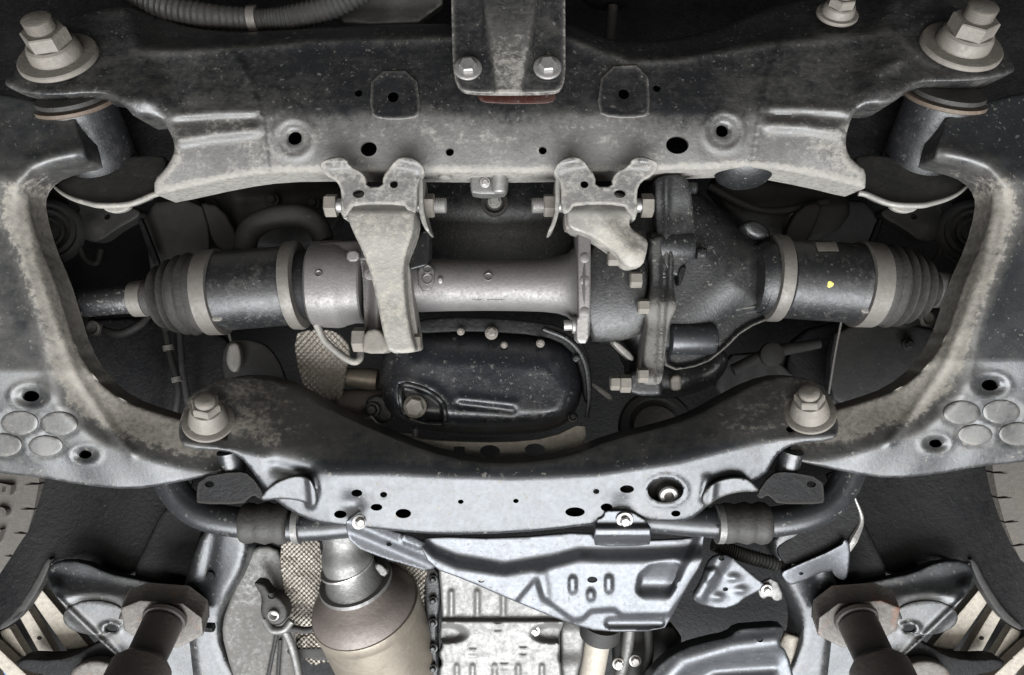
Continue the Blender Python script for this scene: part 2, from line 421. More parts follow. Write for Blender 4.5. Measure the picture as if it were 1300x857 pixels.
FCM = thing('front_crossmember', P(650, 150, -40), 'wide dusty black crossmember with drilled face carrying two forked brackets', 'crossmember')
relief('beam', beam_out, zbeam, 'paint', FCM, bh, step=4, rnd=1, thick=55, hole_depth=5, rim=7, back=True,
       dust=lambda x, y, d: .12 + .40*ss(128, 168, y + 8*np.sin(x/37.)) + .24*g(y-ycrease(x), 5) + .10*ss(330, 200, x) + .12*ss(980, 1080, x) + .22*g(np.hypot((x-1010)/40, (y-105)/40), 1) + .2*g(np.hypot((x-940)/30, (y-120)/30), 1) + .16*g(np.hypot((x-300)/60, (y-120)/30), 1) - .05*ss(80, 40, y) + .42*ss(13, 4, d)*ss(190, 205, y))  # crease term is painted highlight; lower-edge term is dusty film plus painted highlight
for pd, (hx, hy) in ((PADL, (499, 123)), (PADR, (792, 119))):
    relief('reinforcement_pad', pd, lambda x, y, d: zbeam(x, y, d) + 2.6 - 1.6*ss(4, 9, d), 'paint', FCM, [ell(hx, hy, 7, 7)], step=3, rnd=1, thick=5, hole_depth=3, rim=1.4, dust=lambda x, y, d: .10 + .45*ss(4, 1.5, d))
# lower lugs of the C-shaped ends, the sleeve discs and the sleeves they clamp
for s in (-1, 1):
    zl = (lambda x, y, d: -34 + .85*(y-250) + 0*x)
    lug = relief('end_lug', MX(s, [(60, 226), (70, 238), (92, 253), (112, 260), (130, 265), (165, 263), (199, 249), (198, 229), (214, 206), (205, 196), (150, 200), (85, 212)]), zl, 'deepgrey', FCM, step=5, rnd=1, thick=7, rim=2)
    tube('lug_edge', [P(mx(s, x), y, -33 + .85*(y-250)) for x, y in ((62, 229), (76, 243), (92, 252), (112, 258), (130, 261), (165, 259), (196, 247), (206, 245))], [2, 2.4, 3, 3.6, 4, 4, 4, 4], 'dusty', lug, n=12)  # rolled lip; its paler colour also carries the edge highlight
    relief('cavity_shade', MX(s, [(92, 120), (150, 118), (226, 148), (232, 215), (196, 252), (150, 255), (92, 235)]), lambda x, y, d: -128 + 0*x, 'deep', FCM, step=9, rnd=1, thick=10, rim=3)  # dark sheet added behind the opening to stand in for its shade
    relief('tab', MX(s, [(130, 262), (168, 261), (160, 268), (146, 271), (134, 268)]), lambda x, y, d: -26 + 0*x, 'dusty', lug, step=3, rnd=1, thick=5, rim=1.5)

# mount bolts: broad washer, nut with collar, stud
def mount_bolt(parent, px, py, z, ax, rw, sc, name='mount_bolt', m='fastener', stud=True, spin=.2):
    k = K(z)*sc*1.14; p = P(px, py, z); ax = Vector(ax).normalized()
    b = lathe(name, p + ax*6*k, ax, [(0, 29*k), (4*k, 28.5*k), (10*k, 28*k), (13*k, 26.5*k), (14*k, 22*k)], m, parent, n=36)
    lathe('washer', p, ax, [(0, rw*K(z)*.97), (1.5, rw*K(z)), (5*k, rw*K(z)), (6.5*k, rw*K(z)*.97), (7*k, rw*K(z)*.9), (7.2*k, 20*k)], m, b, n=48)
    hexagon('nut', p + ax*21*k, ax, 24*k, 16*k, m, b, spin)
    lathe('collar', p + ax*13*k, ax, [(0, 25*k), (2*k, 26.5*k), (7*k, 26.5*k), (9*k, 24*k)], m, b, n=36)
    if stud: thread('stud', p + ax*36*k, ax, 15.5*k, 15*k, m, b, 2.6*k)
    return b
mount_bolt(FCM, 76, 76, -16, DOWN + Vector((-.02, 0, 0)), 49, 1.0)
mount_bolt(FCM, 1218, 62, -16, DOWN + Vector((.02, 0, 0)), 50, 1.02, spin=.6)
mount_bolt(FCM, 1062, 20, -70, DOWN, 26, .62)

# forked brackets welded on the lower edge
def fork(x0, flip, side_label):
    q = lambda pts: [(x0 + (x if not flip else 120 - x), y) for x, y in pts][::(-1 if flip else 1)]
    out = q([(-4, 222), (-12, 208), (2, 200), (16, 198), (24, 202), (28, 211), (42, 217), (49, 226), (49, 237), (70, 237), (70, 224), (80, 210), (92, 198), (106, 199), (117, 206), (124, 216), (122, 224), (114, 232), (114, 262), (110, 272), (102, 268), (96, 259), (34, 259), (28, 270), (20, 278), (16, 268), (18, 244), (12, 230)])
    hs = [q(ell(39, 246, 7.5, 5.5)), q(ell(84, 234, 5.2, 5))]
    def zf(x, y, d):
        u = (x - x0) if not flip else 120 - (x - x0)
        return 22 + 7*ss(214, 202, y) - .10*(y-230) + 5*band(u, y, [(4, 207), (22, 205)], 6) + 5*band(u, y, [(92, 203), (116, 211)], 6) - 6*ss(110, 122, u)*ss(216, 226, y)
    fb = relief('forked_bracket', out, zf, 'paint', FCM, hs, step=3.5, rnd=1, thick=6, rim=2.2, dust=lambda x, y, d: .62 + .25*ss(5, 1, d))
    for u, lean in ((118, 6), (22, -2)):
        xx = x0 + (u if not flip else 120 - u); sg = -1 if flip else 1
        if u == 118:
            slab('ear', [(xx-3, 222), (xx+3, 222), (xx+3, 262), (xx+sg*5+3, 284), (xx+sg*10+2, 294), (xx+sg*10-3, 294), (xx+sg*3-3, 280), (xx-3, 262)][::1], 10, 55, 'dusty', fb, rim=1, rnd=1, step=4)
        else:
            slab('ear', [(xx-4, 255), (xx+3, 258), (xx+4, 280), (xx-4, 276)], 8, 55, 'dusty', fb, rim=1, rnd=1, step=4)
    # through bolt
    k = K(-18); sg = -1 if flip else 1
    yb = 261
    def X(u): return P(x0 + (u if not flip else 120-u), yb, -18)
    tb = lathe('through_bolt', X(8), Vector((sg, 0, 0)), [(0, 9*k), (118*k, 9*k)], 'zinc', FCM, n=20)
    hexagon('bolt_head', X(12), Vector((-sg, 0, 0)), 15*k, 15*k, 'fastener', tb, spin=.15)
    hexagon('nut', X(121), Vector((sg, 0, 0)), 15*k, 15*k, 'fastener', tb, spin=.15)
    thread('threaded_end', X(136), Vector((sg, 0, 0)), 10*k, 15*k, 'zinc', tb, 2.2)
    return fb
fork(416, False, '')
fork(706, True, '')

# centre bracket
def zcb(x, y, d):
    xl = 611 + y*.16; xr = 683 - y*.17
    r = ss(xl-6, xl+5, x)*ss(xr+6, xr-5, x)
    return 16 + .33*(y-118) + r*(16 + .05*(118-y)) + 2*np.sin(x/9.)*.2
CB = thing('centre_bracket', P(646, 118, 16), 'black flared bracket with two silver flange bolts at the middle of the crossmember', 'bracket')
relief('plate', [(572, -60), (574, 60), (576, 98), (583, 113), (594, 118), (640, 119), (702, 118), (713, 113), (718, 98), (718, 60), (717, -60)], zcb, 'paint', CB, step=4, rnd=1, thick=8, rim=2.5,
       dust=lambda x, y, d: .18 + .55*ss(611+y*.16-2, 611+y*.16+4, x)*ss(683-y*.17+2, 683-y*.17-4, x)*ss(-20, 90, y) + .5*ss(5, 1, d))
for x, y in ((594, 87), (695, 86)):
    bolt_head('flange_bolt', x, y, 7, (0, .33, 1), 18, 11.5, 8, 'zinc', CB, spin=.1)

relief('primer_patch', [(606, 112), (704, 112), (706, 128), (690, 132), (620, 131), (607, 127)], lambda x, y, d: zbeam(x, y, d) + 1.6, 'primer', FCM, step=4, rnd=1, thick=4, rim=1)
# ================================================================== sleeves at the crossmember ends
for s in (-1, 1):
    a = P(mx(s, 97), 132 - (6 if s > 0 else 0), -38); b = P(mx(s, 136), 220 - (6 if s > 0 else 0), -100)
    ax = (b - a); L = ax.length; k = K(-60)
    sl = lathe('bushing_sleeve', a, ax, [(0, 43*k), (2, 45*k), (L-2, 43*k), (L, 41*k)], 'sleeve', None, n=56)
    lab = 'black steel bushing sleeve clamped beside the aluminium axle tube side' if s < 0 else 'black steel bushing sleeve clamped beside the differential side'
    lab = 'dusty black bushing sleeve between crossmember and the rail with three pale side slats' if 0 else ('dusty bushing sleeve clamped in the crossmember end above the drive shaft without label' if s < 0 else 'dusty bushing sleeve clamped in the crossmember end above the labelled drive shaft')
    tag(sl, lab, 'sleeve', 'bushing sleeves in the crossmember ends')
    at = sl
    def sub(nm, p, prof, m): return lathe(nm, p, ax, prof, m, at, n=48)
    sub('rust_ring', a - ax.normalized()*6, [(0, 40*k), (1, 50*k), (5, 51*k), (7, 48*k), (9, 42*k)], 'rustring')
    sub('rubber_disc', a - ax.normalized()*16, [(0, 34*k), (3, 44*k), (8, 45*k), (12, 40*k)], 'rubber')
    sub('end_ring', b - ax.normalized()*3, [(0, 39*k), (1, 43*k), (6, 44*k), (9, 41*k)], 'rustring')

# ================================================================== side rails
inner = [(113, 207), (80, 213), (52, 224), (38, 242), (37, 262), (50, 310), (70, 355), (84, 400), (96, 440), (120, 480), (155, 508), (200, 524), (245, 536), (270, 540)]
rail_out = [(-190, 90), (0, 118), (40, 128), (96, 146), (99, 165), (106, 180), (110, 198)] + inner[:-1] + [(262, 556), (290, 573), (294, 585), (293, 596), (288, 599), (215, 615), (166, 622), (104, 616), (52, 606), (0, 601), (-190, 576)]
def make_rail(s):
    inn = MX(s, inner, True); dyf = (lambda y: 14*ss(300, 500, y)) if s > 0 else (lambda y: 0*y)
    discs = [(75, 538, 24, 15.5), (25, 537, 24, 15.5), (58, 566, 22, 13.5), (4, 565, 24, 15)]
    holes = [(39, 503, 11, 7), (108, 577, 8.5, 5.2)]
    def zf(x, y, d):
        xl = x if s < 0 else 1296 - x; yl = y + dyf(y)
        di = segd(xl, yl, inner)
        Wd = 22 + 16*ss(240, 420, yl) + 26*ss(420, 540, yl)
        t = np.maximum(0, Wd - di)
        z = 14 - .95*(np.sqrt(t*t + 60) - 7.7)
        z = z - .33*np.maximum(0, yl - 470) - .30*np.maximum(0, 200 - yl)*1.2
        z = z + 3.0*g(segd(xl, yl, [(30, 250), (46, 330), (72, 410), (96, 476), (150, 556), (168, 575)]), 6) * ss(240, 300, yl)
        z = z - 6*g(segd(xl, yl, [(-10, 300), (20, 420), (55, 470)]), 26)
        z = z + 8*g(segd(xl, yl, [(-10, 222), (20, 232), (40, 215), (90, 196)]), 16)
        for cx, cy, rx, ry in discs:
            q = np.hypot((xl-cx)/rx, (yl-cy)/ry); z = z - 1.2*ss(1.25, 1.05, q)
        for cx, cy, rx, ry in holes:
            q = np.hypot((xl-cx)/rx, (yl-cy)/ry); z = z - 6*g(q, 1.7) + 2.0*g(q-2.2, .5)
        return z + .7*np.sin(xl/23.+yl/31.) + .5*np.sin(xl/11.-yl/17.)
    lab = ('black pressed side rail alongside the drive shaft with the smooth cup' if s < 0 else 'black pressed side rail alongside the drive shaft with yellow dot and label')
    R = thing('side_rail', P(mx(s, 60), 540, 0), lab, 'rail', 'side rails of the subframe')
    def dust(x, y, d):
        xl = x if s < 0 else 1296 - x; yl = y + dyf(y); di = segd(xl, yl, inner)
        v = .27 + .58*ss(60, 20, di)*ss(190, 260, yl) - .12*g(segd(xl, yl, [(10, 330), (40, 440)]), 22) + .18*ss(420, 500, yl)*ss(80, 20, di)
        
        return v + .05*ss(560, 470, yl) - .16*ss(260, 100, yl) - .10*ss(560, 600, yl) + (-.25 if s > 0 else 0)*ss(20, 50, di)*ss(540, 430, yl)
    hl = [MX(s, ell(cx, cy, rx, ry), True) for cx, cy, rx, ry in holes]
    relief('pressing', MX(s, rail_out, True), zf, 'bluepaint', R, hl, step=4, rnd=1, thick=34, hole_depth=4, rim=4, back=True, dust=dust)
    for cx, cy, rx, ry in discs:
        relief('blanking_disc', MX(s, ell(cx, cy, rx, ry, 32), True), lambda x, y, d: zf(x, y, d) + 1.3, 'bluepaint', R, step=4, rnd=0, thick=4, rim=1.4, dust=lambda x, y, d: .46 + .06*np.sin(x/7.)*np.sin(y/6.))
    sp = P(2 if s < 0 else 1291, 187 if s > 0 else 215, 10)
    lathe('paint_mark', P(3 if s < 0 else 1292, 216 if s < 0 else 184, -3 if s > 0 else 8) + Vector((0, 0, 1)), (0, -.1, 1), [(0, 5), (1.2, 4.5), (1.6, 2)], 'yellow', R, n=12)
    return R
RL = make_rail(-1); RR = make_rail(1)

# ================================================================== rear crossmember
yb_ = itp([(232, 562), (300, 572), (345, 584), (420, 603), (500, 604), (650, 610), (760, 604), (860, 590), (930, 572), (1000, 556), (1062, 552)])
rc_out = [(226, 556), (229, 528), (246, 494), (290, 478), (330, 478), (370, 490), (420, 520), (480, 547), (540, 572), (600, 587), (660, 588), (720, 580), (780, 556), (830, 545), (880, 530), (920, 507), (960, 486), (1000, 476), (1040, 484),
 (1060, 510), (1066, 545), (1058, 560), (1010, 563), (990, 573), (980, 588), (972, 603), (940, 618), (908, 632), (895, 646), (876, 660), (850, 663), (800, 658), (740, 668), (650, 677), (560, 679), (500, 674), (440, 668), (400, 663), (370, 650), (345, 632), (330, 612), (318, 596), (306, 581), (288, 572), (236, 571)]
BUSH = (845, 623)
def zrc(x, y, d):
    yb = yb_(x); t = yb - y
    up = np.maximum(0, t); lo = np.maximum(0, -t)
    z = 20 - .55*(np.sqrt(up*up + 90) - 9.5) - .0030*up*up - .34*lo
    ends = ss(330, 280, x) + ss(965, 1010, x)
    z = z + ends*(.55*(np.sqrt(up*up+90)-9.5) + .003*up*up - .62*up + 4)
    z = z - 8*band(x, y, [(352, 590), (390, 600)], 12) + 7*band(x, y, [(398, 606), (402, 622), (396, 640)], 5)
    z = z + 6*band(x, y, [(897, 610), (893, 630), (905, 644)], 6)
    z = z - 7*g(np.hypot(x-447, (y-640)*1.2), 16) - 5*g(np.hypot(x-790, (y-640)*1.2), 14)
    for bx, by, r0 in ((487, 628, 11), (758, 624, 10)):
        r = np.hypot(x-bx, (y-by)*1.35); z = z + .9*g(r-r0, 2.5)
    r = np.hypot((x-BUSH[0])/24., (y-BUSH[1])/17.); z = z + 2*g(r-1.1, .12)
    return z + .35*np.sin(x/27.+y/9.) + .5*np.sin(x/61.)
rh = [ell(453, 626, 7, 4.6), ell(487, 628, 4.6, 3.6), ell(512, 652, 10, 6), ell(478, 644, 7.5, 4.4), ell(432, 653, 8, 5), ell(585, 637, 3.6, 2.8), ell(655, 636, 3.6, 2.8), ell(757, 624, 4, 3.2), ell(730, 650, 12.5, 6), ell(770, 644, 7.5, 5), ell(796, 621, 9, 5), ell(858, 652, 6, 4), ell(845, 623, 23, 15, 28), ell(284, 552, 6, 4), ell(1004, 545, 6, 4)]
RCM = thing('rear_crossmember', P(650, 640, 0), 'bowed crossmember below the oil pan with a bright drilled lower face', 'crossmember')
relief('beam', rc_out, zrc, 'bluepaint', RCM, rh, step=4, rnd=1, thick=46, hole_depth=4, rim=3.5, back=True,
       dust=lambda x, y, d: .30*ss(yb_(x)-4, yb_(x)-22, y) + .34*ss(480, 360, x)*ss(600, 560, y) + .34*ss(860, 970, x)*ss(590, 540, y) - .02 + .04*ss(-3, 12, y-yb_(x)))
bc = lathe('bush_core', P(845, 623, -22), (0, -.15, 1), [(0, 13), (20, 13), (22, 11), (22.5, 6.5), (14, 6)], 'zinc', RCM, n=28)
lathe('bush_rubber', P(845, 623, -30), (0, -.15, 1), [(0, 28), (14, 27), (16, 22), (12, 12)], 'rubber', RCM, n=32)
def cone_bolt(px, py, z, ax, spin):
    k = K(z); p = P(px, py, z); ax = Vector(ax).normalized()
    b = lathe('mount_bolt', p, ax, [(0, 31*k), (1, 31.5*k), (4*k, 31*k), (5*k, 29*k), (6*k, 24*k), (14*k, 22.5*k), (26*k, 20*k), (30*k, 18.5*k), (31*k, 15*k)], 'fastener', RCM, n=44)
    hexagon('hex', p + ax*29*k, ax, 18*k, 13*k, 'fastener', b, spin)
    lathe('tip', p + ax*42*k, ax, [(0, 12*k), (6*k, 12*k), (8*k, 10*k), (9*k, 6*k)], 'fastener', b, n=24)
cone_bolt(265, 536, 10, DOWN + Vector((.22, .16, 0)), .1)
cone_bolt(1028, 526, 10, DOWN + Vector((-.34, .20, 0)), .5)
wingL = [(327, 637), (337, 622), (352, 611), (374, 603), (392, 606), (399, 616), (404, 628), (402, 642), (392, 645), (384, 636), (356, 633)]
wingR = [(893, 642), (890, 630), (900, 616), (922, 606), (946, 606), (955, 612), (967, 625), (940, 624), (912, 632), (900, 642)]
for wp, cx in ((wingL, 370), (wingR, 930)):
    relief('wing_flange', wp, lambda x, y, d: 27 - .40*(y-600) + 4*band(x, y, [(cx+25*(1 if cx < 600 else -1), 610), (cx+28*(1 if cx < 600 else -1), 640)], 6), 'bluepaint', RCM, step=3, rnd=2, thick=5, rim=2.5, dust=lambda x, y, d: .02+.3*ss(4, 1, d))
for s in (-1, 1):
    pl = relief('stay_plate', MX(s, [(252, 606), (300, 598), (318, 602), (336, 628), (330, 634), (322, 628), (314, 634), (308, 640), (252, 640), (249, 634)], False), lambda x, y, d: -18 - .1*(y-600), 'deep', RCM, [MX(s, ell(266, 615, 6, 4))], step=4, rnd=1, thick=4, rim=1.2, dust=lambda x, y, d: .9*ss(3, 1, d))
    tube('sleeve', [P(mx(s, 290), 572, -30), P(mx(s, 298), 600, -40)], 15, 'paint', RCM, n=24, sub=3)

# ================================================================== differential mount arms
def zarm(x, y, d): return 12 + 10*g(y-300, 60) - 8*ss(270, 258, y) + 6*ss(330, 440, y) + .5*np.sin(y/9.)
A = thing('mount_arm', P(510, 448, 10), 'long tapering pale dusty steel arm bolted between forked bracket and axle tube', 'mount arm')
relief('arm', [(438, 244), (522, 244), (527, 268), (527, 288), (519, 312), (513, 334), (515, 380), (521, 420), (528, 442), (526, 448), (493, 449), (488, 430), (479, 385), (470, 345), (460, 318), (449, 296), (441, 276)], zarm, 'dusty', A, step=4, rnd=1, thick=52, rim=5, back=True,
       dust=lambda x, y, d: .18 - .45*ss(276, 262, y) - .05*ss(400, 440, y))
slab('flange_web', [(512, 330), (520, 332), (524, 380), (533, 440), (531, 446), (524, 446), (517, 400)], -14, 40, 'dusty', A, rim=1.5, step=4)
slab('cast_foot', [(463, 420), (480, 416), (492, 432), (495, 449), (462, 449), (460, 440)], -2, 45, 'fastener', A, rim=3, step=4)
hexagon('bolt_head', P(465, 431, -22), (-1, 0, 0), 16*K(-20), 17, 'fastener', A, spin=.2)
hexagon('nut', P(528, 432, -22), (1, 0, 0), 13*K(-20), 7, 'fastener', A, spin=.2)
slab('rust_edge', [(520, 268), (526, 270), (526, 300), (521, 305)], 5, 30, 'rust', A, rim=1, step=4)

def zarm2(x, y, d): return 6 - 6*ss(270, 258, y) + 9*band(x, y, [(758, 262), (764, 285), (785, 302), (800, 320)], 14) + 5*ss(290, 330, y)
A2 = thing('mount_arm', P(790, 330, 5), 'short stepped dusty steel arm joining forked bracket to the differential housing', 'mount arm')
relief('arm', [(720, 244), (802, 244), (804, 272), (798, 283), (802, 291), (815, 299), (823, 306), (821, 320), (816, 338), (801, 341), (791, 336), (783, 323), (766, 310), (746, 298), (722, 291), (719, 276)], zarm2, 'dusty', A2, step=4, rnd=1, thick=46, rim=4, back=True,
       dust=lambda x, y, d: .16 - .4*ss(280, 262, y) - .15*ss(765, 735, x))
hexagon('bolt_head', P(785, 328, -18), (-1, 0, 0), 10, 14, 'fastener', A2, spin=.2)
slab('rust_edge', [(716, 268), (724, 270), (724, 292), (717, 290)], -2, 28, 'rust', A2, rim=1, step=4)

# ================================================================== axle tube (cast aluminium)
AT = thing('axle_tube', P(620, 362, -70), 'bare cast aluminium axle tube bolted to the dark differential housing', 'axle tube')
ZT = -72; kt = K(ZT)
def prof_px(pts): return [((x - pts[0][0])*kt, r*kt) for x, r in pts]
tp = [(508, 36), (512, 35), (540, 34), (570, 33), (620, 32.5), (660, 33), (690, 34), (708, 36), (720, 40), (729, 48), (735, 58), (737, 60)]
lathe('tube_body', P(508, 362, ZT), (1, 0, 0), prof_px(tp), 'alu', AT, n=56)
slab('end_flange', [(735, 270), (741, 264), (748, 266), (750, 300), (750, 400), (748, 434), (736, 434), (734, 400), (733, 300)], lambda x, y, d: -12 - .0022*(y-352)**2, 60, 'alu', AT, rim=2.5, step=4)
for yy in (292, 328, 356, 395): lathe('boss', P(742, yy, -13.5 - .0022*(yy-352)**2), (0, 0, 1), [(0, 6), (2.4, 6), (3, 5)], 'alu', AT, n=18)
hb = [(396, 44), (398, 51), (401, 54), (430, 55), (436, 54), (440, 52), (452, 49), (462, 49), (464, 47)]
lathe('bearing_hub', P(396, 361, ZT), (1, 0, 0), prof_px(hb), 'alu', AT, n=64, mod=lambda a, t: 1 + .012*math.cos(6*a))
slab('hub_ledge', [(401, 308), (470, 305), (474, 316), (474, 330), (440, 330), (438, 320), (402, 318)], lambda x, y, d: -38 + .6*(y-320), 40, 'alu', AT, rim=3, step=4)
relief('web_plate', [(452, 318), (490, 316), (496, 330), (500, 400), (500, 445), (464, 447), (462, 400), (460, 345)], lambda x, y, d: -34 + 8*g(x-478, 6) - 6*g(x-466, 5) + .02*(y-380), 'alu', AT, step=4, rnd=1, thick=40, rim=3)
slab('lug', [(440, 318), (456, 318), (456, 332), (440, 332)], -22, 22, 'alu', AT, rim=2, step=3)
bolt_head('plug', 470, 348, -29, (0, 0, 1), 8, 4, 2, 'alu', AT)
slab('boss_plate', [(530, 336), (551, 334), (552, 368), (531, 370)], lambda x, y, d: ZT + 33*kt + 3 - .004*(y-362)**2, 14, 'alu', AT, rim=2, step=3)
for yy, r in ((343, 6), (355, 7.5)): lathe('ring_mark', P(543, yy, ZT + 33*kt + 2), (0, (362-yy)/50, 1), [(0, r), (3.2, r), (3.6, r-1), (2.6, r-2.2)], 'alu', AT, n=22)
lathe('ring_mark', P(620, 352, ZT + 31*kt), (0, .3, 1), [(0, 6), (2.4, 6), (2.8, 5), (1.6, 4)], 'alu', AT, n=22)
lathe('ring_mark', P(405, 348, ZT + 53*kt), (-.05, .3, 1), [(0, 5), (2.4, 5), (2.8, 4), (1.6, 3)], 'alu', AT, n=22)
slab('pip', [(556, 352), (562, 352), (562, 360), (556, 360)], ZT + 33*kt+3, 8, 'zinc', AT, rim=1.5, step=2)
# raised casting digits, worn beyond reading
vs, fs = [], []
for i in range(13):
    if i in (4, 5): continue
    for j in range(2):
        x = 600 + i*3.2 + j*1.4; h = (4.2, 3.0)[(i*7 + j*3) % 2]
        for dx, dy in ((-.5, 0), (.5, 0), (.5, h), (-.5, h)):
            p = P(x+dx, 380+dy, 0); yy = 380+dy
            vs.append(tuple(ray_cyl(x+dx, yy, P(508, 362, ZT), Vector((1, 0, 0)), 33.0*kt, .9)))
        b0 = len(vs)-4
        for p in vs[b0:b0+4]: vs.append((p[0], p[1], p[2]-3))
        fs += [(b0, b0+1, b0+2, b0+3)] + [(b0+a, b0+(a+1) % 4, b0+4+(a+1) % 4, b0+4+a) for a in range(4)]
emit('cast_marking', vs, fs, 'alu', AT)
# clamp lug and bright bolt at the lower corner of the flange
slab('corner_lug', [(733, 400), (746, 398), (748, 404), (747, 436), (733, 436), (731, 420)], -18, 40, 'zinc', AT, rim=2, step=3)
lb = lathe('corner_bolt', P(716, 413, -40), (1, 0, 0), [(0, 7), (10, 7), (11, 11), (19, 12), (19.5, 7)], 'zinc', AT, n=24)
hexagon('stub', P(727, 277, -70), (-1, 0, 0), 9, 11, 'dusty', AT, spin=.3)

# dark bracket tucked behind the long arm
o = slab('tube_stay', [(520, 305), (542, 288), (546, 300), (545, 336), (530, 340), (516, 344)], lambda x, y, d: -30 + .5*(y-320), 30, 'paint', None, rim=3, step=4)
tag(o, 'small black stay wedged between the long dusty arm and the aluminium tube', 'stay')

# ================================================================== differential housing
DF = thing('differential_housing', P(860, 380, -90), 'black cast iron differential housing with ribbed flange and dusty bolts', 'differential')
dout = [(744, 304), (748, 280), (765, 262), (800, 240), (836, 226), (872, 232), (905, 258), (940, 282), (970, 296), (986, 302), (990, 350), (988, 404), (962, 411), (938, 420), (915, 440), (892, 466), (850, 488), (815, 492), (798, 470), (786, 440), (745, 436)]
def zdf(x, y, d):
    z = -128 + 74*np.sqrt(np.clip(1-(1-np.clip(d/72., 0, 1))**2, 0, 1))
    z = z - 20*ss(820, 745, x)*ss(300, 420, y) + 8*g(x-940, 40)*g(y-350, 60)
    z = z - 14*ss(440, 452, y)*ss(820, 840, x) + 4*band(x, y, [(742, 430), (790, 425), (812, 440)], 14)
    return z + 1.2*np.sin(x/17.+y/23.)
relief('casting', dout, zdf, 'iron', DF, step=4.5, rnd=2, thick=40, rim=3, dust=lambda x, y, d: .05 + .16*g(x-960, 30) + .10*g(np.hypot(x-800, y-420), 40))
relief('tower', [(830, 232), (836, 224), (866, 220), (876, 234), (880, 262), (882, 300), (878, 322), (866, 345), (858, 352), (846, 340), (836, 318), (832, 280)], lambda x, y, d: -34 + 5*np.sqrt(np.clip(1-((x-855)/30.)**2, 0, 1)) + 5*g(x-846, 4) - 5*g(y-270, 20), 'iron', DF, step=3, rnd=1, thick=45, rim=3, dust=lambda x, y, d: .10 + .42*g(y-318, 14))
slab('tower_slot', [(860, 342), (872, 334), (868, 352), (862, 366)], -26, 20, 'deep', DF, rim=2, step=3)
relief('split_flange', [(824, 304), (836, 298), (850, 302), (856, 330), (854, 360), (858, 378), (859, 392), (852, 404), (848, 420), (844, 450), (841, 482), (836, 489), (816, 488), (814, 478), (818, 440), (822, 410), (819, 392), (824, 372), (828, 345)],
       lambda x, y, d: -22 + 9*g(np.abs(x-(846-.05*(y-300)))-1.5, 3.0)*-1 + 10*g(y-388, 16) + 8*g(y-480, 10) + 4*ss(405, 430, y), 'iron', DF, step=2.4, rnd=2, thick=48, rim=5, dust=lambda x, y, d: .22 + .55*ss(360, 400, y))
relief('cover_flange', [(842, 402), (880, 405), (935, 391), (986, 384), (988, 400), (944, 419), (922, 442), (894, 464), (846, 472), (840, 440)], lambda x, y, d: -62 - 9*ss(2, 7, d) - .10*np.maximum(0, x-900), 'iron', DF, step=3, rnd=1, thick=50, rim=1.5, dust=lambda x, y, d: -.06 + .75*ss(4.5, 1.5, d))  # pale rim is a lip highlight painted in through the film level
lathe('tower_boss', P(822, 314, -44), (1, 0, 0), [(0, 18), (3, 21), (56, 21), (60, 18)], 'iron', DF, n=36)
lathe('sump_barrel', P(848, 430, -66), (1, .0, -.05), [(0, 20), (2, 23), (58, 22), (63, 20), (66, 14)], 'bluepaint', DF, n=40)
for x, y, z, r, h, nm in ((814, 355, -22, 11, 15, 'bolt_head'), (823, 389, -14, 10, 14, 'bolt_head'), (822, 476, -12, 10, 13, 'bolt_head'), (800, 487, -34, 12, 14, 'bolt_head'), (786, 486, -34, 10, 12, 'bolt_head')):
    hexagon(nm, P(x, y, z), (-1, 0, 0), r, h, 'fastener', DF, spin=.15)
slab('bolt_boss', [(800, 470), (838, 470), (842, 500), (834, 503), (802, 502), (797, 490)], -42, 35, 'iron', DF, rim=5, step=4)
slab('drain_lug', [(850, 478), (864, 474), (866, 492), (862, 496), (852, 496)], -60, 22, 'fastener', DF, rim=4, step=3)
for x, y in ((872, 239), (884, 322)): thread('stud', P(x, y, -48), (1, 0, 0), 8, 13, 'iron', DF, 2.6)
slab('rib', [(776, 434), (782, 432), (806, 452), (802, 460), (786, 446)], -52, 26, 'dusty', DF, rim=2, step=3)
lathe('output_collar', P(958, 353, -72), (1, 0, 0), [(0, 44), (10, 50), (26, 52), (32, 50)], 'iron', DF, n=48)
relief('side_boss', [(940, 284), (955, 278), (972, 286), (980, 300), (966, 306), (948, 298)], lambda x, y, d: -62 + 0*x, 'iron', DF, step=3, rnd=2, thick=30, rim=8)
relief('nose_casting', [(744, 300), (800, 296), (822, 330), (822, 420), (790, 434), (744, 434)], lambda x, y, d: ZT + 14 + 44*np.sqrt(np.clip(1-((y-366)/74.)**2, 0, 1)) - 14, 'iron', DF, step=5, rnd=1, thick=30, rim=4, dust=lambda x, y, d: .06 + .3*g(y-424, 14))

# ================================================================== drive shafts
def half_shaft(p0, p1, prof_list, label, extras):
    ax = (p1 - p0); L = ax.length; axn = ax.normalized(); k = K(ZT)
    T = thing('drive_shaft', p0 + ax*.5, label, 'drive shaft', 'drive shafts either side of the differential')
    for nm, m, prof, mod in prof_list:
        par = T
        lathe(nm, p0 + axn*(prof[0][0]*k), axn, [((t - prof[0][0])*k, r*k) for t, r in prof], m, par, n=72, mod=mod)
    return T, axn, k
tri = lambda a, t: 1 - .030*max(0, math.cos(3*a + .4))**1.5
p0, p1 = P(86, 387, ZT - 8), P(393, 361, ZT)
boot = [(104, 23)]
for c, r in ((122, 40), (138, 47), (151, 51), (163, 53)):
    boot += [(c-7, r-15 if c < 150 else r-7), (c-2, r-2), (c, r), (c+2, r-2), (c+6, r-14 if c < 150 else r-5)]
boot += [(172, 50), (180, 51)]
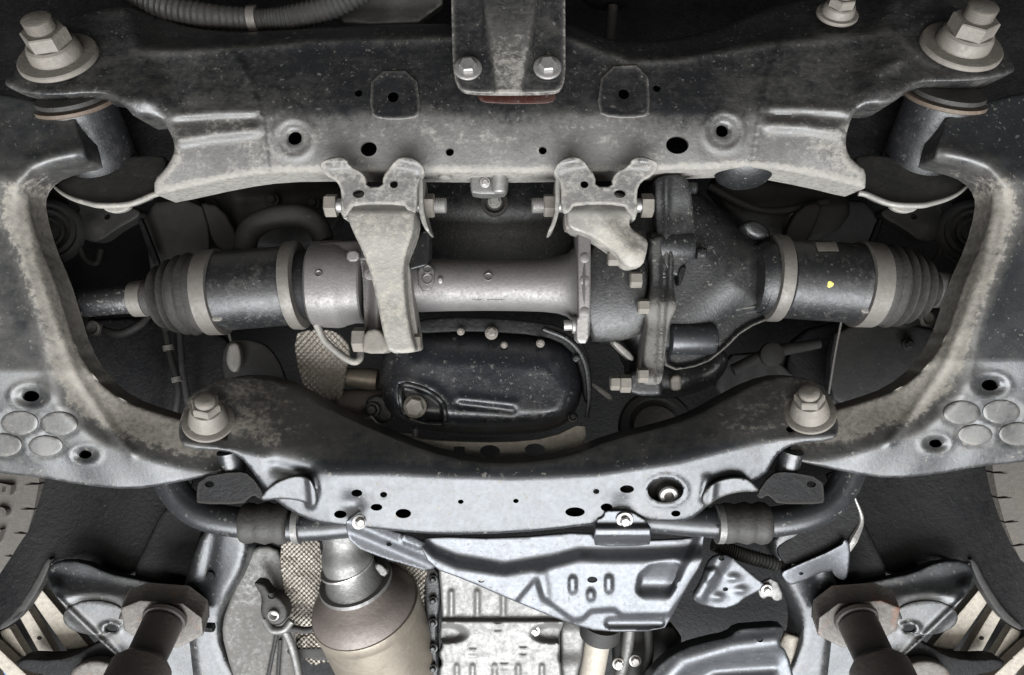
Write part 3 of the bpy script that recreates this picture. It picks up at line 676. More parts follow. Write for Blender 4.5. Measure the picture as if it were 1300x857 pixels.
TL, axl, kk = half_shaft(p0, p1, [
  ('shaft', 'paint', [(-10, 17.5), (60, 17.5), (90, 18)], None),
  ('small_clamp', 'band', [(85, 19), (86, 22.5), (103, 23.5), (104, 20)], None),
  ('boot', 'rubber', boot, None),
  ('large_clamp', 'band', [(180, 50), (180.5, 54), (200, 55), (201, 50)], None),
  ('joint_cup', 'cup', [(199, 49), (201, 51), (284, 51), (288, 49), (289, 44)], tri),
  ('seal_ring', 'band', [(288, 50), (289, 55.5), (299, 56.5), (303, 55), (304, 46)], None),
  ('seal_gap', 'deep', [(302, 44), (318, 44)], None)], 'drive shaft with ribbed boot running into the aluminium axle tube', None)
q0, q1 = P(966, 352, ZT), P(1232, 371, ZT - 8)
bootr = [(146, 51), (154, 51)]
for c, r in ((164, 53), (177, 51), (191, 46), (206, 39)):
    bootr += [(c-6, r-(5 if c < 170 else 14)), (c-2, r-2), (c, r), (c+2, r-2), (c+7, r-(8 if c < 170 else 17))]
bootr += [(222, 23)]
TR, axr, kk = half_shaft(q0, q1, [
  ('seal_gap', 'deep', [(0, 46), (12, 46)], None),
  ('seal_ring', 'band', [(8, 47), (9, 54), (13, 55.5), (24, 55), (26, 48)], None),
  ('joint_cup', 'cup', [(25, 48), (28, 51), (112, 51), (120, 52), (122, 50)], tri),
  ('large_clamp', 'band', [(121, 50), (122, 55), (145, 54), (146, 50)], None),
  ('boot', 'rubber', bootr, None),
  ('small_clamp', 'zinc', [(221, 20), (222, 23.5), (240, 22.5), (241, 19)], None),
  ('shaft', 'paint', [(239, 18), (300, 17.5)], None)], 'drive shaft with yellow dot and paper label leaving the black differential', None)
# label and yellow dot on the cup, both wrapped on its skin
def on_cup(x, y, lift=.7): return ray_cyl(x, y, q0, axr, 51*kk, lift)
vs, fs = [], []
for i in range(5):
    for j in range(5): vs.append(tuple(on_cup(1034+i*6.5+j*1.2, 305+j*3.6, 1.0)))
fs = [(i*5+j, i*5+j+1, i*5+j+6, i*5+j+5) for i in range(4) for j in range(4)]
b0 = len(vs); vs += [(v[0], v[1], v[2]-1.4) for v in vs]
ring = [0, 5, 10, 15, 20, 21, 22, 23, 24, 19, 14, 9, 4, 3, 2, 1]
fs += [(ring[i], ring[(i+1) % 16], b0+ring[(i+1) % 16], b0+ring[i]) for i in range(16)]
emit('paper_label', vs, fs, 'label', TR)
lathe('paint_dot', on_cup(1054, 361, -.6), (0, 0, 1), [(0, 4.4), (1.2, 4), (1.5, 2)], 'yellow', TR, n=9, mod=lambda a, t: 1+.16*math.sin(3*a))

# ================================================================== oil pan
win = [(507, 487), (525, 489), (548, 498), (563, 511), (566, 530), (563, 539), (540, 538), (520, 532), (509, 520)]
pan_out = [(482, 480), (484, 455), (492, 432), (510, 420), (545, 415), (600, 418), (660, 421), (705, 427), (728, 444), (738, 470), (740, 498), (731, 525), (712, 543), (680, 552), (620, 556), (560, 552), (520, 543), (496, 527), (484, 505)]
def zpan(x, y, d):
    z = -108 + 52*np.sqrt(np.clip(1-(1-np.clip(d/(26. + 30*ss(500, 450, y)), 0, 1))**2, 0, 1))
    t = y - 520; z = z - .55*(np.sqrt(np.maximum(0, t)**2 + 25) - 5) + .16*np.minimum(0, t)
    z = z - 5*band(x, y, [(585, 514), (650, 521)], 5) + 3*band(x, y, [(585, 506), (650, 513)], 6)
    q = sdist(x, y, win); z = z + 3*g(q+5, 6) - 15*ss(-2, 5, q)
    return z + .8*np.sin(x/19.)*np.sin(y/15.)
OP = thing('oil_pan', P(610, 560, -80), 'rounded black oil pan speckled with mud and showing a drain plug window', 'oil pan')
relief('pan', pan_out, zpan, 'pan', OP, step=3, rnd=2, thick=30, rim=3, dust=lambda x, y, d: -.02 + .22*ss(495, 545, y)*ss(560, 690, x) + .16*g(y-550, 10) + .12*ss(560, 500, x)*ss(30, 5, d))
wl = chaikin(win, 2); wz = zpan(np.array([p[0] for p in wl]), np.array([p[1] for p in wl]), segd(np.array([p[0] for p in wl]), np.array([p[1] for p in wl]), resample(chaikin(pan_out, 2), 4), True))
tube('window_rim', [P(p[0], p[1], zz + 4) for p, zz in zip(wl + wl[:1], list(wz) + [wz[0]])], 3.2, 'iron', OP, n=10, sub=2)
relief('lower_casting', [(800, 440), (850, 462), (895, 460), (918, 440), (928, 462), (905, 492), (860, 506), (815, 506), (796, 480)], lambda x, y, d: -96 + 26*np.sqrt(np.clip(1-(1-np.clip(d/26., 0, 1))**2, 0, 1)) + 4*np.sin(x/8.), 'iron', DF, step=4, rnd=2, thick=40, rim=3)
bolt_head('drain_plug', 527, 516, -62, (0, 0, 1), 15, 12, 9, 'fastener', OP)
relief('flange', [(500, 412), (560, 402), (640, 404), (720, 414), (745, 440), (752, 480), (750, 510), (742, 512), (738, 470), (722, 440), (690, 426), (600, 420), (520, 424)], lambda x, y, d: -84 + 0*x, 'deep', OP, step=5, rnd=1, thick=20, rim=3)
for x, y, r in ((624, 423, 8.5), (585, 421, 5), (640, 438, 4.5), (686, 436, 5.5), (727, 530, 7), (731, 455, 4.5)):
    bolt_head('flange_bolt', x, y, -78 if y < 445 else -82, (0, .2, 1), r, r*.72, 8, 'fastener' if y < 440 else 'iron', OP)
tube('flange_rim', [P(690, 418, -82), P(722, 432, -80), P(742, 458, -80), P(748, 500, -82), P(745, 530, -84)], [3, 3.5, 4, 3.5, 3], 'iron', OP, n=8)

# ================================================================== behind the oil pan: brackets, foil and hoses
o = relief('engine_bracket', [(500, 548), (525, 556), (560, 560), (640, 562), (700, 556), (742, 535), (745, 560), (720, 585), (640, 592), (590, 590), (545, 576)], lambda x, y, d: -100 + .0*(y-560), 'pale', None, [ell(622, 573, 13, 8), ell(679, 571, 13, 8), [(575, 567), (590, 567), (590, 580), (577, 577)]], step=4, rnd=1, thick=8, rim=1.5)
tag(o, 'beige pressed bracket with two round holes visible beneath the oil pan', 'bracket')
def znip(sc_, base):
    return lambda x, y, d: base(x, y) + 2.4*np.sin(x*2*math.pi/sc_[0])*np.sin(y*2*math.pi/sc_[1])
o = relief('heat_foil', [(372, 425), (395, 418), (428, 420), (446, 440), (440, 470), (432, 520), (415, 530), (398, 515), (380, 480)], znip((7.5, 8), lambda x, y: -118 - .25*(y-470) - .004*(x-408)**2), 'foil', None, step=1.7, rnd=1, thick=3)
tag(o, 'dark dimpled heat foil behind the cast foot of the long arm', 'heat shield', 'dimpled heat foils')
o = tube('breather_hose', [P(402, 412, -60), P(412, 432, -62), P(432, 450, -60), P(448, 459, -58), P(456, 456, -62), P(458, 446, -70)], 5, 'dusty', None, n=12)
tag(o, 'thin dusty hose looping under the aluminium bearing hub', 'hose')
EP = thing('exhaust_pipe', P(450, 520, -140), 'brown stained exhaust pipe running behind the oil pan corner', 'exhaust pipe')
lathe('pipe', P(408, 514, -150), (1, .02, 0), [(0, 22), (120, 22)], 'exhaust_dark', EP, n=28)
for i in range(5): lathe('bellows_ring', P(406+i*6, 515, -150), (1, 0, 0), [(0, 24), (2, 28), (4, 24)], 'exhaust_dark', EP, n=28)
lathe('upper_pipe', P(436, 478, -140), (1, -.10, 0), [(0, 6), (6, 13), (40, 16), (50, 15)], 'exhaust', EP, n=24)
bolt_head('joint_bolt', 473, 520, -110, (0, 0, 1), 10, 7, 7, 'iron', EP)
relief('joint_flange', [(462, 508), (478, 500), (496, 508), (500, 530), (488, 540), (470, 532)], lambda x, y, d: -116 + 0*x, 'iron', EP, step=4, rnd=2, thick=8, rim=3)
o = tube('sensor_cable', [P(470, 528, -104), P(482, 540, -104), P(500, 549, -108), P(520, 552, -112), P(530, 558, -116)], 2.4, 'zinc', None, n=8)
tag(o, 'thin bright cable curling round the oil pan corner', 'cable')
PC = thing('pipe_clip', P(520, 560, -110), 'small metal pipe clips crowded between oil pan and rear crossmember', 'clip')
lathe('stub', P(527, 546, -118), (0, -1, .3), [(0, 6), (16, 6), (17, 9), (22, 9)], 'zinc', PC, n=16)
lathe('stub', P(503, 548, -118), (0, -1, .2), [(0, 5), (12, 5), (13, 7), (17, 7)], 'dusty', PC, n=16)
slab('clip_plate', [(515, 562), (545, 568), (570, 578), (566, 584), (540, 578), (518, 570)], -112, 8, 'zinc', PC, rim=1.5, step=4)
# black plate and connector behind the upper opening
PL = thing('engine_shield', P(620, 270, -150), 'black mud-speckled shield plate above the aluminium axle tube', 'shield')
relief('plate', [(528, 210), (735, 210), (740, 300), (720, 330), (640, 345), (560, 338), (530, 300)], lambda x, y, d: -160 + 16*g(y-262, 26) - .12*np.abs(x-630), 'iron', PL, step=6, rnd=2, thick=20, rim=8, dust=lambda x, y, d: .04 + .16*g(y-268, 24)*g(x-600, 60))
lathe('grommet', P(628, 258, -146), (0, 0, 1), [(0, 20), (6, 20), (9, 16), (4, 12)], 'rubber', PL, n=28)
bolt_head('centre_bolt', 628, 256, -138, (0, 0, 1), 9, 7, 6, 'dusty', PL)
CN = thing('sensor_block', P(622, 246, -40), 'small silver sensor block hanging under the crossmember edge', 'sensor')
slab('block', [(598, 216), (645, 216), (645, 240), (638, 247), (600, 247), (597, 240)], -42, 26, 'panel', CN, rim=3, step=4)
lathe('barrel', P(634, 218, -34), (0, -1, 0), [(0, 9), (26, 9), (28, 7)], 'zinc', CN, n=20)
bolt_head('cap', 616, 232, -41, (0, 0, 1), 7, 5, 3, 'zinc', CN)
# lug nubs along the lower edge of the front crossmember
for x in (565, 305): lathe('weld_nut', P(x, 222, -30), (0, -1, .2), [(0, 9), (5, 8), (7, 3)], 'dusty', FCM, n=20)
lathe('drain_bulge', P(945, 214, -46), (0, -1, .3), [(0, 40), (8, 38), (16, 30), (22, 16), (24, 0.1)], 'iron', FCM, n=40)

# ================================================================== suspension hidden behind both shafts
for s in (-1, 1):
    lab = 'grey bushed knuckle bracket above the shaft with the smooth cup' if s < 0 else 'grey bushed knuckle bracket above the labelled drive shaft'
    KN = thing('knuckle_bracket', P(mx(s, 110), 290, -150), lab, 'bracket', 'knuckle brackets behind the side rails')
    relief('web', MX(s, [(30, 225), (70, 240), (100, 255), (175, 262), (180, 275), (150, 290), (128, 308), (105, 305), (92, 285), (60, 262), (36, 258)]), lambda x, y, d: -150 + .15*(y-270) + 8*g(np.hypot(x-mx(s, 118), y-285), 16), 'deepgrey', KN, [MX(s, ell(136, 275, 4, 4)), MX(s, ell(93, 263, 10, 6, rot=.6))], step=4, rnd=2, thick=20, rim=4)
    ax = Vector((-.55*s*-1 if s < 0 else -.55, 0, 1)); ax = Vector((.42*(-s), .12, 1))
    for nm, z0, pr, m in (('bush_ring', 0, [(0, 48), (8, 50), (14, 46), (16, 40), (12, 37)], 'deepgrey'), ('bush_rubber', 4, [(0, 37), (8, 36), (11, 31), (8, 27)], 'rubber'), ('bush_core', 6, [(0, 27), (4, 26), (8, 20), (6, 16), (8, 13), (9, 7), (6, 5)], 'deepgrey')):
        lathe(nm, P(mx(s, 60), 296, -134) + ax.normalized()*z0, ax, pr, m, KN, n=40)
    relief('strut_cover', MX(s, [(178, 258), (255, 250), (268, 300), (262, 340), (240, 420), (200, 420), (190, 330)]), lambda x, y, d: -180 + .2*(x-220)*(-s) + 0*y, 'deepgrey', KN, step=6, rnd=1, thick=12, rim=5)
    slab('cable_stay', MX(s, [(173, 275), (178, 272), (198, 322), (203, 336), (197, 338), (190, 325)]), -160, 6, 'deep', KN, rim=1.5, step=4)
    relief('diagonal_stay', MX(s, [(250, 255), (282, 262), (302, 300), (300, 318), (278, 318), (262, 290)]), lambda x, y, d: -176 + 0*x, 'deepgrey', KN, step=5, rnd=1, thick=14, rim=4)
    o = tube('brake_hose', [P(mx(s, 100), 312, -140), P(mx(s, 108), 328, -140), P(mx(s, 122), 334, -140), P(mx(s, 128), 318, -150)], 4, 'deepgrey', None, n=10)
    tag(o, 'thin grey hose beside the bushing above the ' + ('shaft with the smooth cup' if s < 0 else 'labelled shaft'), 'hose', 'hoses by the knuckles')
    TE = thing('tie_rod_end', P(mx(s, 118), 412, -140), 'dusty link joint below the ' + ('shaft with the smooth cup' if s < 0 else 'labelled shaft') + ' behind the side rail', 'joint', 'link joints behind the side rails')
    dy = -12 if s > 0 else 0
    tube('rod', [P(mx(s, 122), 416+dy, -140), P(mx(s, 150), 424+dy, -142), P(mx(s, 175), 414+dy, -150), P(mx(s, 188), 402+dy, -160)], [6, 6.5, 6, 5], 'deepgrey', TE, n=12)
    lathe('ball_housing', P(mx(s, 96), 412+dy, -146), (-s, 0, .2), [(0, 18), (22, 17), (26, 12), (30, 8)], 'deepgrey', TE, n=24)
    lathe('eye', P(mx(s, 121), 417+dy, -138), (0, 0, 1), [(0, 11), (8, 11), (9, 8), (5, 5)], 'dusty', TE, n=20)
    LC = thing('wheel_arch_liner', P(mx(s, 150), 480, -240), 'dark plastic liner panel filling the gap between rail and shaft ' + ('beside the aluminium tube' if s < 0 else 'beside the labelled shaft'), 'liner', 'inner arch liners')
    relief('panel', MX(s, [(80, 420), (130, 400), (260, 410), (300, 440), (300, 560), (200, 560), (110, 500)]), lambda x, y, d: -250 + 14*g(x-mx(s, 215), 14) + .1*(y-480), 'deep', LC, step=7, rnd=1, thick=10, rim=5)
    tube('flange_fold', [P(mx(s, 228), 420, -226), P(mx(s, 232), 470, -226), P(mx(s, 240), 520, -228)], 5, 'deepgrey', LC, n=10)
GP = thing('cv_guard', P(1080, 460, -190), 'grey textured guard panel under the labelled drive shaft', 'guard')
relief('panel', [(1062, 408), (1180, 412), (1190, 430), (1160, 500), (1128, 520), (1060, 518), (1050, 470)], lambda x, y, d: -196 + .1*(x-1100), 'deepgrey', GP, step=6, rnd=1, thick=10, rim=4)
bolt_head('bolt', 1152, 437, -186, (0, 0, 1), 8, 5.5, 6, 'deepgrey', GP)
tube('welt', [P(1068, 408, -186), P(1060, 450, -186), P(1052, 500, -188)], 2, 'zinc', GP, n=8)
o = tube('heater_hose', [P(310, 318, -130), P(318, 292, -130), P(345, 277, -126), P(380, 274, -120), P(402, 286, -116), P(412, 306, -116)], [16, 17, 17, 17, 16, 15], 'deepgrey', None, n=20)
tag(o, 'fat grey hose arching over the shaft with the smooth cup', 'hose')
CM = thing('idler_pulley', P(830, 530, -170), 'dark round pulley under the differential bolts', 'pulley')
lathe('rim', P(832, 545, -180), (0, .25, 1), [(0, 56), (10, 58), (14, 54), (14, 46), (8, 42)], 'deepgrey', CM, n=44)
lathe('hub', P(832, 545, -176), (0, .25, 1), [(0, 36), (10, 34), (14, 20)], 'rust', CM, n=32)
slab('link', [(745, 486), (752, 483), (782, 505), (776, 512)], -130, 8, 'panel', CM, rim=1.5, step=4)

# ================================================================== top edge: hose, panels
HS = thing('corrugated_hose', P(330, 30, -95), 'ribbed dusty hose with a pale clip lying over the crossmember top', 'hose')
def rib_f(n, amp): return lambda t: 1 + amp*math.sin(2*math.pi*n*t)
tube('hose', [P(150, -30, -110), P(190, 0, -105), (P(250, 18, -100)), P(318, 24, -98), P(345, 24, -98)], [20, 19, 18, 15, 13], 'rubber', HS, n=20, sub=30, rfun=rib_f(34, .05))
tube('hose', [P(335, 24, -98), P(370, 22, -96), P(420, 8, -94), P(470, -18, -94)], [13, 17, 17, 17], 'deepgrey', HS, n=20, sub=40, rfun=rib_f(24, .07))
lathe('clip', P(316, 24, -98), (1, .05, 0), [(0, 15), (.5, 18), (12, 18), (12.5, 15)], 'band', HS, n=28)
o = slab('radiator_panel', [(420, -60), (563, -60), (562, 28), (440, 32), (425, 20)], lambda x, y, d: -150 + 3*np.sin(x/11.) + 0*y, 12, 'panel', None, rim=3, step=6)
tag(o, 'dull grey panel above the crossmember beside the ribbed hose', 'panel')
SB = thing('shock_absorber', P(775, 20, -190), 'dark shock absorber body glimpsed above the curved crossmember edge', 'shock absorber')
lathe('dust_cap', P(772, -40, -200), (0, -1, 0), [(0, 40), (44, 40), (50, 34), (52, 12)], 'deep', SB, n=36)
lathe('rod', P(778, 8, -200), (-.08, -1, 0), [(0, 8), (60, 8)], 'deepgrey', SB, n=16)

# ================================================================== stabiliser bar
ST = thing('stabiliser_bar', P(650, 668, -40), 'thick black stabiliser bar curving out below the rear crossmember in rubber bushings', 'stabiliser bar')
tube('bar', [P(196, 560, -62), P(213, 606, -56), P(232, 636, -52), P(262, 655, -48), P(310, 664, -46), P(380, 668, -46), P(460, 662, -56), P(560, 650, -66), P(650, 648, -68), P(740, 650, -66), P(830, 658, -56), P(915, 664, -46), P(985, 662, -46), P(1030, 652, -48), P(1060, 632, -52), P(1078, 602, -56), P(1092, 560, -62)], 20, 'bluepaint', ST, n=28, sub=6)
for s, xa in ((-1, 308), (1, 916)):
    pr = [(0, 22), (1, 25), (6, 27), (14, 26), (18, 24.5), (24, 26), (32, 28), (38, 26), (42, 25), (50, 28), (58, 27), (62, 24), (63, 21)]
    bu = lathe('bushing', P(xa, 664, -46), (1, 0, 0), pr, 'rubber', ST, n=44)
    xc = xa + 66 if s < 0 else xa - 8
    cl = lathe('clamp', P(xc, 665, -46), (1, 0, 0), [(0, 21), (.6, 26), (9, 26), (9.6, 22)], 'panel', ST, n=40)
    lathe('rivet', P(xc + 4, 668, -46 + 26), (0, 0, 1), [(0, 2.6), (1, 2.4), (1.4, 1)], 'deep', cl, n=10)
    tube('thin_section', [P(xc, 666, -44), P(xc + (40 if s < 0 else -40), 668, -48)], [15, 13], 'bluepaint', ST, n=20, sub=3)

# ================================================================== stamped shield
SH = thing('stamped_shield', P(700, 750, -60), 'bright stamped sheet shield with ribs and a round bowl under the rear crossmember', 'shield')
gl = itp([(535, 686), (552, 700), (580, 712), (640, 722), (700, 712), (735, 703), (765, 704), (830, 703), (900, 700)])
REC = [(826, 716), (856, 708), (866, 720), (858, 742), (846, 766), (820, 766), (808, 750), (812, 730)]
STEPL = [(686, 732), (690, 752), (712, 772), (730, 786), (742, 782), (750, 772), (782, 770), (792, 778), (848, 778), (860, 760), (900, 700)]
step_poly = [(680, 735), (690, 760), (712, 776), (728, 788), (740, 786), (750, 776), (780, 774), (790, 782), (850, 781), (880, 740), (930, 740), (930, 830), (600, 830)]
def zsh(x, y, d):
    z = -52 - .30*(y-700)
    z = z + 17*ss(-11, 13, y - gl(x))
    q = sdist(x, y, step_poly); z = z - 7*ss(-3, 3, q)
    z = z + 4.5*g(segd(x, y, [(688, 732), (692, 756)]), 8)
    for cx, cy, h in ((727, 742, 11), (773, 741, 11), (750, 755, 7)):
        z = z + 5.0*ss(7, 2, segd(x, y, [(cx, cy-h+5), (cx, cy+h-4)]))
    q = sdist(x, y, REC); u = ss(-2, 4, q)*(1 - .0*y); z = z - 15*u*ss(704, 740, y) + 15*u*ss(740, 764, y)
    q = segd(x, y, [(774, 791), (838, 791)]); z = z - 6*ss(8, 3, q)
    z = z + 10*ss(868, 886, x + .45*(y-700))*ss(800, 700, y)
    return z + .6*np.sin(x/41.+y/13.)
relief('pressing', [(532, 688), (545, 681), (640, 684), (752, 674), (757, 688), (822, 686), (874, 684), (884, 678), (893, 664), (896, 664), (892, 700), (892, 714), (872, 745), (852, 785), (841, 801), (765, 803), (720, 791), (640, 758), (590, 736), (546, 720)], zsh, 'bright', SH, [ell(611, 737, 4, 2.8), ell(752, 736, 6.5, 4)], step=3.5, rnd=1, thick=4, rim=2)
relief('support_arm', [(437, 664), (446, 656), (459, 646), (472, 656), (494, 673), (535, 684), (561, 708), (547, 727), (512, 716), (490, 710), (446, 693)], lambda x, y, d: 9 - .52*(x-440) - .1*(y-680) - 9*ss(0, 16, (y-660) - .42*(x-440)) + 5*ss(4, 1, segd(x, y, [(516, 683), (534, 690)]) - 4), 'bright', SH, [ell(494, 691, 3.5, 2.5)], step=3, rnd=1, thick=4, rim=1.6)
bolt_head('arm_bolt', 456, 662, 1, (.45, -.1, 1), 10, 6.5, 6, 'zinc', SH)
relief('tab_bracket', [(756, 660), (766, 656), (768, 648), (782, 648), (800, 648), (826, 664), (826, 686), (824, 693), (756, 694), (754, 686)], lambda x, y, d: 8 - .34*(y-650) + 10*ss(664, 672, y) - 40*ss(680, 690, y), 'bright', SH, [ell(787, 696-4, 4, 2.5)][:0], step=3, rnd=1, thick=4, rim=2)
bolt_head('tab_bolt', 793, 659, 6, (0, -.3, 1), 11, 7, 7, 'zinc', SH)

# ================================================================== exhaust
CC = thing('catalytic_converter', P(500, 850, -200), 'tan heat-tinted catalytic converter with burnt brown cone', 'exhaust')
a0 = P(440, 672, -70); a1 = P(462, 770, -112); a2 = P(520, 905, -230)
axb = (a2 - a1).normalized(); kb = K(-120)
c0 = P(452, 738, -98)
axc = (P(466, 775, -125) - c0).normalized()
lathe('cone', c0, axc, [(-4, 34*kb), (6, 40*kb), (20, 55*kb), (34, 64*kb), (44, 67*kb), (48, 68*kb)], 'exhaust_dark', CC, n=64)
cb = c0 + axc*44
lathe('body', cb, axb, [(0, 66*kb), (2, 69*kb), (14, 70*kb), (17, 68.5*kb), (22, 68*kb), (260, 66*kb)], 'exhaust', CC, n=64)
tube('neck_shield', [P(437, 662, -78), P(438, 690, -80), P(442, 715, -86), P(452, 742, -98)], [30, 31, 34, 44], 'panel', CC, n=36, sub=8, rfun=lambda t: 1 + .05*math.sin(t*14))
lathe('rim', c0 - axc*6, axc, [(0, 40*kb), (1, 45*kb), (6, 46*kb), (9, 41*kb)], 'panel', CC, n=44)
lathe('rim', P(440, 716, -88), (P(446, 730, -94) - P(440, 716, -88)), [(0, 36), (1, 38), (4, 38), (6, 35)], 'zinc', CC, n=44)
slab('pinch_tab', [(474, 718), (482, 714), (494, 726), (486, 734)], -62, 10, 'panel', CC, rim=2, step=3)
o = relief('heat_foil', [(352, 692), (372, 684), (404, 682), (410, 712), (408, 745), (414, 775), (420, 796), (402, 806), (378, 820), (366, 780)], znip((6.2, 6.2), lambda x, y: -150 - .2*(y-740) + .10*(x-380)), 'foil', None, step=1.6, rnd=1, thick=3)
tag(o, 'pale dimpled heat foil beside the catalytic converter neck', 'heat shield', 'dimpled heat foils')
o = relief('heat_foil', [(492, 708), (545, 712), (538, 750), (540, 800), (528, 790), (515, 742)], znip((6.2, 6.2), lambda x, y: -150 - .2*(y-740)), 'foil', None, step=1.6, rnd=1, thick=3)
tag(o, 'narrow dimpled heat foil between catalytic converter and ribbed gearbox pan', 'heat shield', 'dimpled heat foils')
o = relief('heat_foil', [(374, 812), (410, 800), (440, 812), (444, 835), (430, 842), (410, 840), (398, 846), (384, 834)], znip((6.2, 6.2), lambda x, y: -160 + 0*x), 'foil', None, step=1.7, rnd=1, thick=3)
tag(o, 'short dimpled heat foil apron below the rubber exhaust hanger', 'heat shield', 'dimpled heat foils')
HG = thing('exhaust_hanger', P(345, 780, -140), 'black rubber exhaust hanger with two eyes on a bent steel rod', 'hanger')
relief('rubber_block', [(325, 745), (322, 738), (336, 740), (342, 752), (356, 758), (366, 772), (364, 788), (350, 796), (336, 790), (330, 776), (333, 758)], lambda x, y, d: -128 + 0*x, 'rubber', HG, [ell(349, 778, 5, 4), ell(345, 757, 5, 3.5)], step=3, rnd=2, thick=20, rim=5)
lathe('eye_sleeve', P(349, 778, -132), (0, -.2, 1), [(0, 8), (8, 8), (9, 6), (4, 4)], 'zinc', HG, n=18)
tube('cradle', [P(336, 786, -132), P(345, 799, -130), P(360, 799, -130), P(370, 788, -132)], 6, 'panel', HG, n=10)
tube('rod', [P(360, 800, -136), P(372, 798, -138), P(392, 800, -140), P(410, 790, -144), P(425, 778, -150)], 5, 'deepgrey', HG, n=12)
tube('rod', [P(362, 800, -140), P(372, 825, -146), P(382, 870, -150)], 6, 'panel', HG, n=12)
slab('strap', [(364, 824), (420, 822), (440, 836), (430, 842), (366, 832)], -158, 6, 'deepgrey', HG, rim=1.5, step=4)

# ================================================================== gearbox pan
GB = thing('gearbox_pan', P(640, 850, -150), 'pale aluminium gearbox pan with cooling ribs and scalloped sides', 'gearbox')
def zgb(x, y, d):
    z = -150 - .22*(y-760)
    z = z + 10*ss(784, 790, y)
    for xx in (573, 606, 639): z = z + 5*g(segd(x, y, [(xx, 752), (xx, 780)]), 3.6)
    for xx in (580, 600, 628, 658, 688): z = z + 4*g(segd(x, y, [(xx, 846), (xx, 900)]), 3.4)
    for cx in (568, 700):
        q = np.hypot((x-cx)/28., (y-804)/13.); z = z - 14*ss(1.1, .45, q)
    for cx, cy in ((632, 798), (600, 829), (664, 828), (640, 848)):
        z = z + 1.8*ss(1.6, .4, segd(x, y, [(cx-5, cy-5), (cx+5, cy-5)])) + 1.8*ss(1.6, .4, segd(x, y, [(cx-5, cy+4), (cx+5, cy+4)])) - 1.5*g(np.hypot(x-cx+12, y-cy), 2) - 1.5*g(np.hypot(x-cx-12, y-cy), 2)
    return z
relief('pan', [(556, 712), (590, 716), (720, 770), (716, 790), (712, 800), (708, 812), (712, 820), (708, 834), (713, 846), (713, 900), (556, 900), (556, 850), (562, 842), (556, 830), (563, 818), (556, 806), (561, 792), (560, 760)], zgb, 'panel', GB, step=2.1, rnd=1, thick=26, rim=4)
bolt_head('pan_bolt', 678, 800, -158, (0, -.2, 1), 8, 5, 3, 'zinc', GB)
slab('side_plate', [(536, 722), (556, 716), (560, 760), (553, 800), (558, 870), (548, 870), (545, 820), (540, 780)], -150, 30, 'iron', GB, rim=4, step=5, rnd=1)
for yy in (735, 762, 790, 822, 848): bolt_head('side_bolt', 550, yy, -146, (0, 0, 1), 6, 4, 5, 'iron', GB)
PS = thing('propeller_shaft', P(755, 850, -180), 'pale pipe with a dark collar beside the gearbox pan', 'pipe')
lathe('pipe', P(765, 780, -175), (-.12, -1, -.3), [(0, 26), (40, 26), (42, 20), (46, 19), (160, 19)], 'cream', PS, n=36)
lathe('collar', P(764, 790, -172), (-.12, -1, -.3), [(0, 30), (24, 30), (26, 27)], 'deepgrey', PS, n=36)
relief('gearbox_flank', [(712, 770), (740, 775), (742, 820), (730, 870), (712, 870)], lambda x, y, d: -185 + 3*np.sin(y/7.), 'panel', GB, step=4, rnd=1, thick=20, rim=4)
XH = thing('transfer_case', P(820, 840, -200), 'dim grey casing and pipes in the gap under the stamped shield', 'casing')
relief('case', [(778, 795), (850, 790), (870, 815), (850, 870), (780, 870)], lambda x, y, d: -215 + 8*np.sin(x/9.), 'deepgrey', XH, step=5, rnd=1, thick=20, rim=5)
tube('pipe', [P(800, 790, -195), P(795, 830, -195), P(780, 880, -195)], 9, 'panel', XH, n=14)
tube('pipe', [P(822, 790, -198), P(824, 830, -198), P(815, 880, -198)], 7, 'deepgrey', XH, n=14)
for x, y in ((785, 842), (806, 838)): bolt_head('bolt', x, y, -190, (0, 0, 1), 8, 6, 5, 'zinc', XH)

# ================================================================== right of the shield
BP = thing('boss_plate', P(925, 760, -95), 'folded metal plate with three raised round bosses beside the shield fin', 'bracket')
BO = [(947, 731), (960, 748), (937, 739), (911, 757), (936, 749)]
def zbp(x, y, d):
    z = -95 - .25*(y-740) + 10*g(segd(x, y, [(888, 756), (908, 722), (916, 706)]), 10)
    for cx, cy in ((931, 734), (940, 749), (911, 758)):
        q = np.hypot((x-cx)/11., (y-cy)/6.5); z = z + 4.5*g(q, .8)
    z = z + 4*ss(-1, 3, sdist(x, y, [(893, 722), (910, 720), (914, 732), (896, 742)]))
    return z
relief('plate', [(878, 757), (890, 738), (897, 715), (908, 704), (927, 705), (944, 720), (966, 738), (975, 744), (960, 752), (944, 760), (936, 768), (916, 774), (884, 766)], zbp, 'bright', BP, [ell(916, 709, 4, 3), ell(921, 748, 3.5, 2.6)], step=2.8, rnd=1, thick=4, rim=2)
relief('clip', [(960, 742), (984, 732), (996, 760), (984, 764), (978, 756), (966, 762)], lambda x, y, d: -100 - .2*(y-740), 'panel', BP, step=3, rnd=1, thick=4, rim=1.5)
bolt_head('clip_bolt', 973, 748, -98, (0, -.2, 1), 8, 5, 4, 'zinc', BP)
o = tube('spring', [P(905, 690, -130), P(945, 705, -130), P(1000, 720, -132)], 10, 'deepgrey', None, n=14, sub=40, rfun=rib_f(26, .12))
tag(o, 'dark coiled conduit running behind the plate with three bosses', 'conduit')
